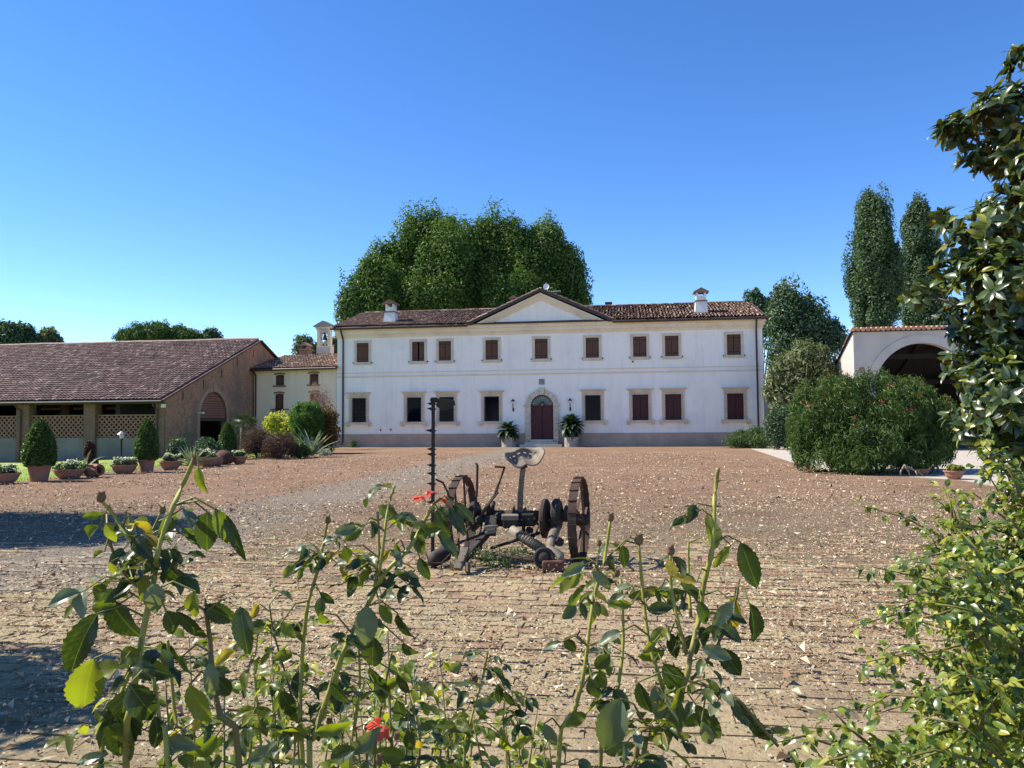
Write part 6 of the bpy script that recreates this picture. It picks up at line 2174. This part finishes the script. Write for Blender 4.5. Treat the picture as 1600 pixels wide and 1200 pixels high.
rose_bush('bushy rose with red blooms left of the hay mower', 1.2,
          [([(677, 788), (655, 830), (634, 863), (603, 893), (580, 935), (562, 968), (542, 1004), (516, 1077), (490, 1154), (484, 1196)], .0062, 0, 'cane'),
           ([(590, 800), (592, 851), (590, 895), (583, 928)], .0045, .01, 'cane'),
           ([(617, 759), (610, 780), (603, 815), (598, 860), (592, 897)], .0036, -.02, 'cane'),
           ([(511, 818), (505, 851), (496, 893), (482, 939), (475, 993), (471, 1047), (469, 1123), (473, 1196)], .0052, .05, 'cane'),
           ([(421, 945), (428, 990), (445, 1050), (460, 1110), (468, 1196)], .003, .08, 'cane_brown'),
           ([(404, 985), (398, 1040), (402, 1100), (410, 1196)], .003, .1, 'cane'),
           ([(560, 1010), (562, 1070), (555, 1130), (548, 1196)], .0045, .06, 'cane'),
           ([(612, 1020), (600, 1080), (590, 1140), (585, 1196)], .004, .1, 'cane_brown'),
           ([(640, 1080), (650, 1140), (655, 1196)], .0035, .1, 'cane_brown'),
           ([(530, 858), (514, 872), (503, 880)], .0025, .04, 'cane')],
          [(572, 978, 64, 44, -90, 'g'), (582, 1022, 60, 42, -95, 'd'), (633, 985, 66, 30, -70, 'd'), (640, 1018, 40, 20, -60, 'd'), (603, 960, 40, 22, -60, 'l'), (540, 828, 36, 22, 190, 'g'),
           (552, 836, 32, 20, 210, 'l'), (543, 868, 36, 20, -75, 'd'), (452, 892, 28, 18, 225, 'l'), (605, 800, 40, 26, 150, 'l'), (640, 812, 44, 26, -20, 'g'), (655, 850, 50, 26, -60, 'd'),
           (662, 890, 42, 20, -70, 'd'), (690, 820, 56, 22, -75, 'd'), (700, 850, 60, 24, -50, 'd'), (668, 830, 50, 28, 190, 'l'), (622, 862, 30, 18, -80, 'l'), (500, 950, 34, 20, -90, 'd'),
           (508, 970, 34, 22, -70, 'd'), (510, 935, 30, 16, -40, 'd'), (450, 985, 34, 20, -40, 'd'), (630, 1070, 44, 20, -70, 'd'), (600, 1080, 50, 24, -50, 'd'), (530, 1085, 50, 22, -55, 'd'),
           (450, 1100, 60, 28, -70, 'd'), (410, 1180, 60, 30, 200, 'g'), (625, 1115, 50, 24, -80, 'd'), (588, 1060, 44, 20, -60, 'd'), (520, 1140, 60, 26, 10, 'l'), (570, 1160, 60, 30, 40, 'g'),
           (450, 1150, 70, 30, 190, 'l'), (640, 1160, 40, 22, -80, 'd'), (655, 1165, 24, 14, -90, 'y'), (610, 1180, 50, 30, 160, 'l'), (530, 1180, 60, 30, 200, 'd'), (715, 815, 50, 22, -60, 'd'), (725, 800, 46, 20, -45, 'd')],
          78, 902, blooms=[(655, 777, 9, .013), (674, 768, 9, .012), (690, 780, 7, .011), (592, 1132, 10, .022)], hips=[(512, 812, 8), (515, 1128, 8), (593, 1185, 9), (620, 1150, 8)])
rose_bush('small low rose sprig between the two larger bushes', 1.5,
          [([(762, 1018), (754, 1060), (745, 1090), (735, 1130), (725, 1198)], .0045, 0, 'cane'),
           ([(790, 1085), (786, 1130), (792, 1196)], .0035, .05, 'cane'),
           ([(716, 1130), (695, 1170), (672, 1198)], .004, -.05, 'cane')],
          [(780, 1085, 36, 18, -80, 'd'), (797, 1095, 40, 18, -65, 'd'), (756, 1100, 40, 22, 20, 'g'), (718, 1122, 34, 20, 190, 'd'), (752, 1110, 30, 20, -70, 'd'), (693, 1130, 26, 16, 200, 'l'),
           (730, 1150, 30, 20, -80, 'l'), (790, 1165, 40, 20, -75, 'l'), (815, 1160, 40, 14, 30, 'l')],
          24, 903, hips=[(742, 1060, 8)])
rose_bush('rose bush with long bare yellow green canes right of the mower', 1.1,
          [([(1122, 732), (1118, 765), (1116, 792), (1114, 852), (1100, 912), (1092, 968), (1080, 1020), (1072, 1060), (1052, 1104), (1022, 1155), (1005, 1197)], .0064, 0, 'cane'),
           ([(1048, 862), (1048, 912), (1056, 960), (1073, 1022)], .0045, .02, 'cane'),
           ([(998, 850), (1004, 920), (1012, 992), (1028, 1052), (1046, 1098)], .0046, .03, 'cane'),
           ([(954, 812), (944, 876), (926, 944), (914, 1040), (900, 1104), (872, 1197)], .0048, .05, 'cane'),
           ([(970, 905), (974, 1000), (966, 1072), (956, 1120), (938, 1197)], .0048, .08, 'cane'),
           ([(1020, 1136), (992, 1197)], .007, -.03, 'cane_brown'),
           ([(1076, 848), (1076, 890), (1077, 930), (1080, 965)], .0035, .1, 'cane'),
           ([(937, 850), (933, 880), (930, 920)], .0022, .12, 'cane_brown'),
           ([(1155, 905), (1148, 945), (1120, 1010), (1078, 1065)], .003, .02, 'cane_brown'),
           ([(1072, 1062), (1110, 1075), (1150, 1090), (1185, 1130), (1215, 1165)], .003, -.04, 'cane_brown')],
          [(1115, 832, 58, 28, 88, 'd'), (1171, 884, 84, 40, -70, 'd'), (1181, 976, 76, 30, -72, 'd'), (1146, 962, 64, 28, -95, 'y'), (1130, 960, 56, 26, 230, 'g'), (1128, 870, 50, 16, 235, 'l'),
           (1142, 1035, 60, 36, -55, 'd'), (1120, 1020, 50, 26, -20, 'g'), (1054, 1062, 66, 40, -55, 'd'), (955, 1138, 100, 58, 250, 'g'), (1006, 1095, 66, 30, -75, 'd'), (1040, 1115, 92, 46, -70, 'g'),
           (1060, 1120, 60, 30, -95, 'g'), (1108, 1130, 84, 34, -55, 'd'), (1105, 1150, 60, 24, -70, 'g'), (1185, 1140, 70, 26, -55, 'd'), (1160, 1115, 60, 28, -50, 'd'), (928, 1078, 36, 28, -80, 'd'),
           (940, 1035, 40, 26, 230, 'd'), (952, 995, 42, 22, 200, 'g'), (1032, 950, 44, 24, 10, 'd'), (1015, 925, 40, 20, 190, 'y'), (1070, 905, 40, 14, 165, 'y'), (1050, 890, 34, 20, -70, 'y'), (890, 957, 30, 22, 220, 'd'),
           (912, 955, 28, 16, -70, 'd'), (934, 952, 24, 14, -80, 'd'), (862, 1008, 36, 14, 200, 'g'), (891, 1008, 30, 20, -50, 'd'), (896, 890, 44, 20, 200, 'g'), (940, 905, 40, 20, -40, 'g'), (955, 880, 30, 18, -90, 'd'),
           (975, 870, 40, 24, -80, 'd'), (968, 945, 40, 18, 180, 'l'), (1000, 930, 40, 18, 10, 'l'), (1052, 1010, 44, 24, -80, 'd'), (1018, 1025, 46, 24, 200, 'd'), (1085, 1125, 40, 22, 200, 'l'), (860, 1150, 44, 22, -60, 'g'),
           (968, 1170, 50, 24, 20, 'l'), (1100, 960, 46, 24, -70, 'd'), (1062, 1000, 36, 20, -80, 'd')],
          46, 904, hips=[(998, 842, 12), (1048, 860, 10), (954, 808, 9), (936, 848, 7), (964, 895, 8)])

# ------------------------------------------------------------------ leafy rose hedge in the lower right corner
LM['hedge'] = leafmat('hedge_leaf', [(0.0, (0.045, 0.085, 0.018)), (0.4, (0.12, 0.175, 0.025)), (0.8, (0.23, 0.27, 0.04)), (1.0, (0.42, 0.40, 0.08))], 0.35, 0.32, 0.55, tcol=(1.8, 1.7, .35))
hl_me = [leaf_mesh('hedge_leaf', LM['hedge'], .58, .25, .2 + .2 * k, k + 20, 4) for k in range(3)]
hl_np = []
for me in hl_me:
    a = np.empty(len(me.vertices) * 3); me.vertices.foreach_get('co', a)
    hl_np.append((a.reshape(-1, 3), np.array([list(p.vertices) for p in me.polygons])))
HZ = 2.5
hf = Vector((1.75, 2.6, .03))
hed = thing('rose_hedge', 'leafy small leaved rose hedge filling the lower right corner', 'hedge', hf)
rg = random.Random(12)
mats = []


def hleaf(p, tip, nrm, Ln):
    tip = tip.normalized(); nrm = (nrm - tip * nrm.dot(tip)).normalized()
    Mt = Matrix((tip.cross(nrm) * Ln, tip * Ln, nrm * Ln)).transposed().to_4x4()
    Mt.translation = p
    mats.append(Mt)


shoots = [([(1575, 985), (1510, 930), (1450, 905), (1365, 886)], 2.2), ([(1560, 960), (1530, 900), (1490, 850), (1462, 812)], 2.5), ([(1600, 840), (1560, 800), (1520, 770), (1480, 778)], 2.9),
          ([(1545, 1000), (1470, 980), (1400, 960), (1335, 978)], 2.3), ([(1600, 790), (1580, 740), (1560, 715)], 2.9), ([(1530, 1190), (1460, 1172), (1390, 1190)], 2.0), ([(1390, 1190), (1330, 1140), (1290, 1100)], 2.1),
          ([(1380, 1195), (1320, 1170), (1255, 1150), (1215, 1160)], 2.1), ([(1520, 1080), (1450, 1090), (1390, 1085), (1350, 1110)], 2.3), ([(1560, 1100), (1480, 1040), (1420, 1020), (1352, 1035)], 2.4),
          ([(1590, 900), (1540, 850), (1500, 800)], 2.7), ([(1600, 1020), (1530, 980), (1470, 930), (1400, 915)], 2.2), ([(1570, 1190), (1500, 1130), (1440, 1120)], 2.1), ([(1600, 740), (1570, 728), (1530, 690)], 2.9),
          ([(1420, 1196), (1370, 1165), (1310, 1185), (1250, 1194)], 2.0), ([(1585, 1180), (1520, 1010), (1480, 900)], 2.3)]
for k in range(90):
    x0, y0 = rg.uniform(1480, 1680), rg.uniform(830, 1200)
    a = rg.uniform(R(60), R(215))
    l_ = rg.uniform(60, 150)
    shoots.append(([(x0, y0), (x0 + math.cos(a) * l_ * .5, y0 - math.sin(a) * l_ * .6), (x0 + math.cos(a) * l_, y0 - math.sin(a) * l_ * .9)], rg.uniform(2.0, 3.2)))
for (pts, z) in shoots:
    P_ = [at(a, b_, z + .1 * math.sin(i + a)) for i, (a, b_) in enumerate(pts)]
    n = len(P_)
    MB().tube([p - hf for p in P_], [.0055 - .004 * i / (n - 1) for i in range(n)], 6).build('cane', M['twig'] if rg.random() < .7 else M['cane_brown'], hed, smooth=True)
    for i in range(n - 1):
        d = (P_[i + 1] - P_[i])
        m_ = max(2, int(d.length / .015))
        for k in range(m_):
            if rg.random() < .15: continue
            q = P_[i].lerp(P_[i + 1], (k + rg.random()) / m_)
            sd = Vector((rg.gauss(0, 1), rg.gauss(0, 1), rg.gauss(.1, .6))).normalized()
            for j in range(rg.choice((1, 2, 3))):
                off = sd * rg.uniform(.008, .05)
                hleaf(q + off, sd + d.normalized() * .5 + Vector((rg.gauss(0, .4), rg.gauss(0, .4), rg.gauss(-.3, .4))), Vector((rg.gauss(-.2, .5), rg.gauss(-.2, .5), 1)), rg.uniform(.022, .042))
hl = [L(1580, 1030, 2.7, 95, 130), L(1620, 880, 2.9, 75, 85), L(1560, 1150, 2.5, 110, 70), L(1600, 1100, 2.2, 80, 110), L(1590, 770, 3.0, 36, 40), L(1700, 950, 2.8, 120, 220), L(1470, 1195, 2.3, 70, 25)]
for (c, r) in hl:
    n = int(2600 * r[0] * r[2] / (.21 * .29) * .42)
    for i in range(n):
        d = Vector((rg.gauss(0, 1), rg.gauss(0, 1), rg.gauss(0, 1))).normalized()
        k = rg.random() ** .4
        p = Vector((c[0] + d.x * r[0] * k, c[1] + d.y * r[1] * k, c[2] + d.z * r[2] * k))
        if p.z < .05: continue
        hleaf(p, Vector((rg.gauss(0, 1), rg.gauss(0, 1), rg.gauss(-.2, .6))), Vector((rg.gauss(-.3, .5), rg.gauss(-.3, .5), 1)), rg.uniform(.022, .042))
for i in range(7):
    c = hl[i][0]
    e = Vector(c) - hf
    for j in range(3):
        e2 = e * .88 + Vector((rg.gauss(0, .12), rg.gauss(0, .12), rg.gauss(.05, .1)))
        MB().tube([Vector((e.x * .3 + rg.uniform(-.1, .1), e.y * .3, 0)), e2 * .55 + Vector((0, 0, .1)), e2], [.010, .008, .004], 6).build('cane', M['cane_brown'], hed, smooth=True)
vv, ff, tt, b0 = [], [], [], 0
for Mt in mats:
    a, fl_ = hl_np[rg.randrange(3)]
    vv.append(a @ np.array(Mt.to_3x3()).T + np.array(Mt.translation - hf)); ff.append(fl_ + b0); tt.append(np.full(len(fl_), rg.random() ** 1.3))
    b0 += len(a)
o = obj('leaves', npmesh('leaves', np.concatenate(vv), np.concatenate(ff), LM['hedge'], np.concatenate(tt), True), hed)
o['kind'] = 'stuff'
petals(hed, at(1513, 859, 2.3) - hf, 8, .012, rg, LM['bloom'])

# ------------------------------------------------------------------ low leafy rose shoots along the bottom
uf = Vector((-.35, 1.6, .06))
und = thing('low_rose_thicket', 'tangle of small leaved yellow green rose shoots low at the bottom left', 'rose thicket', uf)
mats = []
us = []
for k in range(46):
    x0 = rg.choice((rg.uniform(380, 690), rg.uniform(200, 700), rg.uniform(690, 860)))
    y1 = rg.uniform(960, 1110) if x0 < 690 else rg.uniform(1090, 1170)
    z = rg.uniform(1.3, 2.0)
    lean = rg.uniform(-45, 45)
    us.append(([(x0 + lean, 1290), (x0 + lean * .4, 1200), (x0, y1)], z))
for (pts, z) in us:
    P_ = [at(a, b_, z) for (a, b_) in pts]
    gnd = Vector((P_[0].x * .9, P_[0].y + .02, .05))
    MB().tube([p - uf for p in [gnd] + P_], [.0035, .003, .0024, .001], 6).build('cane', M['twig'] if rg.random() < .6 else M['cane_brown'], und, smooth=True)
    for i in range(2):
        d = P_[i + 1] - P_[i]
        m_ = max(3, int(d.length / .016))
        for k in range(m_):
            q = P_[i].lerp(P_[i + 1], (k + rg.random()) / m_)
            sd = Vector((rg.gauss(0, 1), rg.gauss(0, 1), rg.gauss(.2, .5))).normalized()
            for j in range(rg.choice((1, 1, 2, 3))):
                hleaf(q + sd * rg.uniform(.004, .035), sd + Vector((rg.gauss(0, .5), rg.gauss(0, .5), rg.gauss(-.3, .4))), Vector((rg.gauss(-.2, .5), rg.gauss(-.2, .5), 1)), rg.uniform(.018, .034))
vv, ff, tt, b0 = [], [], [], 0
for Mt in mats:
    a, fl_ = hl_np[rg.randrange(3)]
    vv.append(a @ np.array(Mt.to_3x3()).T + np.array(Mt.translation - uf)); ff.append(fl_ + b0); tt.append(np.full(len(fl_), rg.random()))
    b0 += len(a)
o = obj('leaves', npmesh('leaves', np.concatenate(vv), np.concatenate(ff), LM['hedge'], np.concatenate(tt), True), und)
o['kind'] = 'stuff'
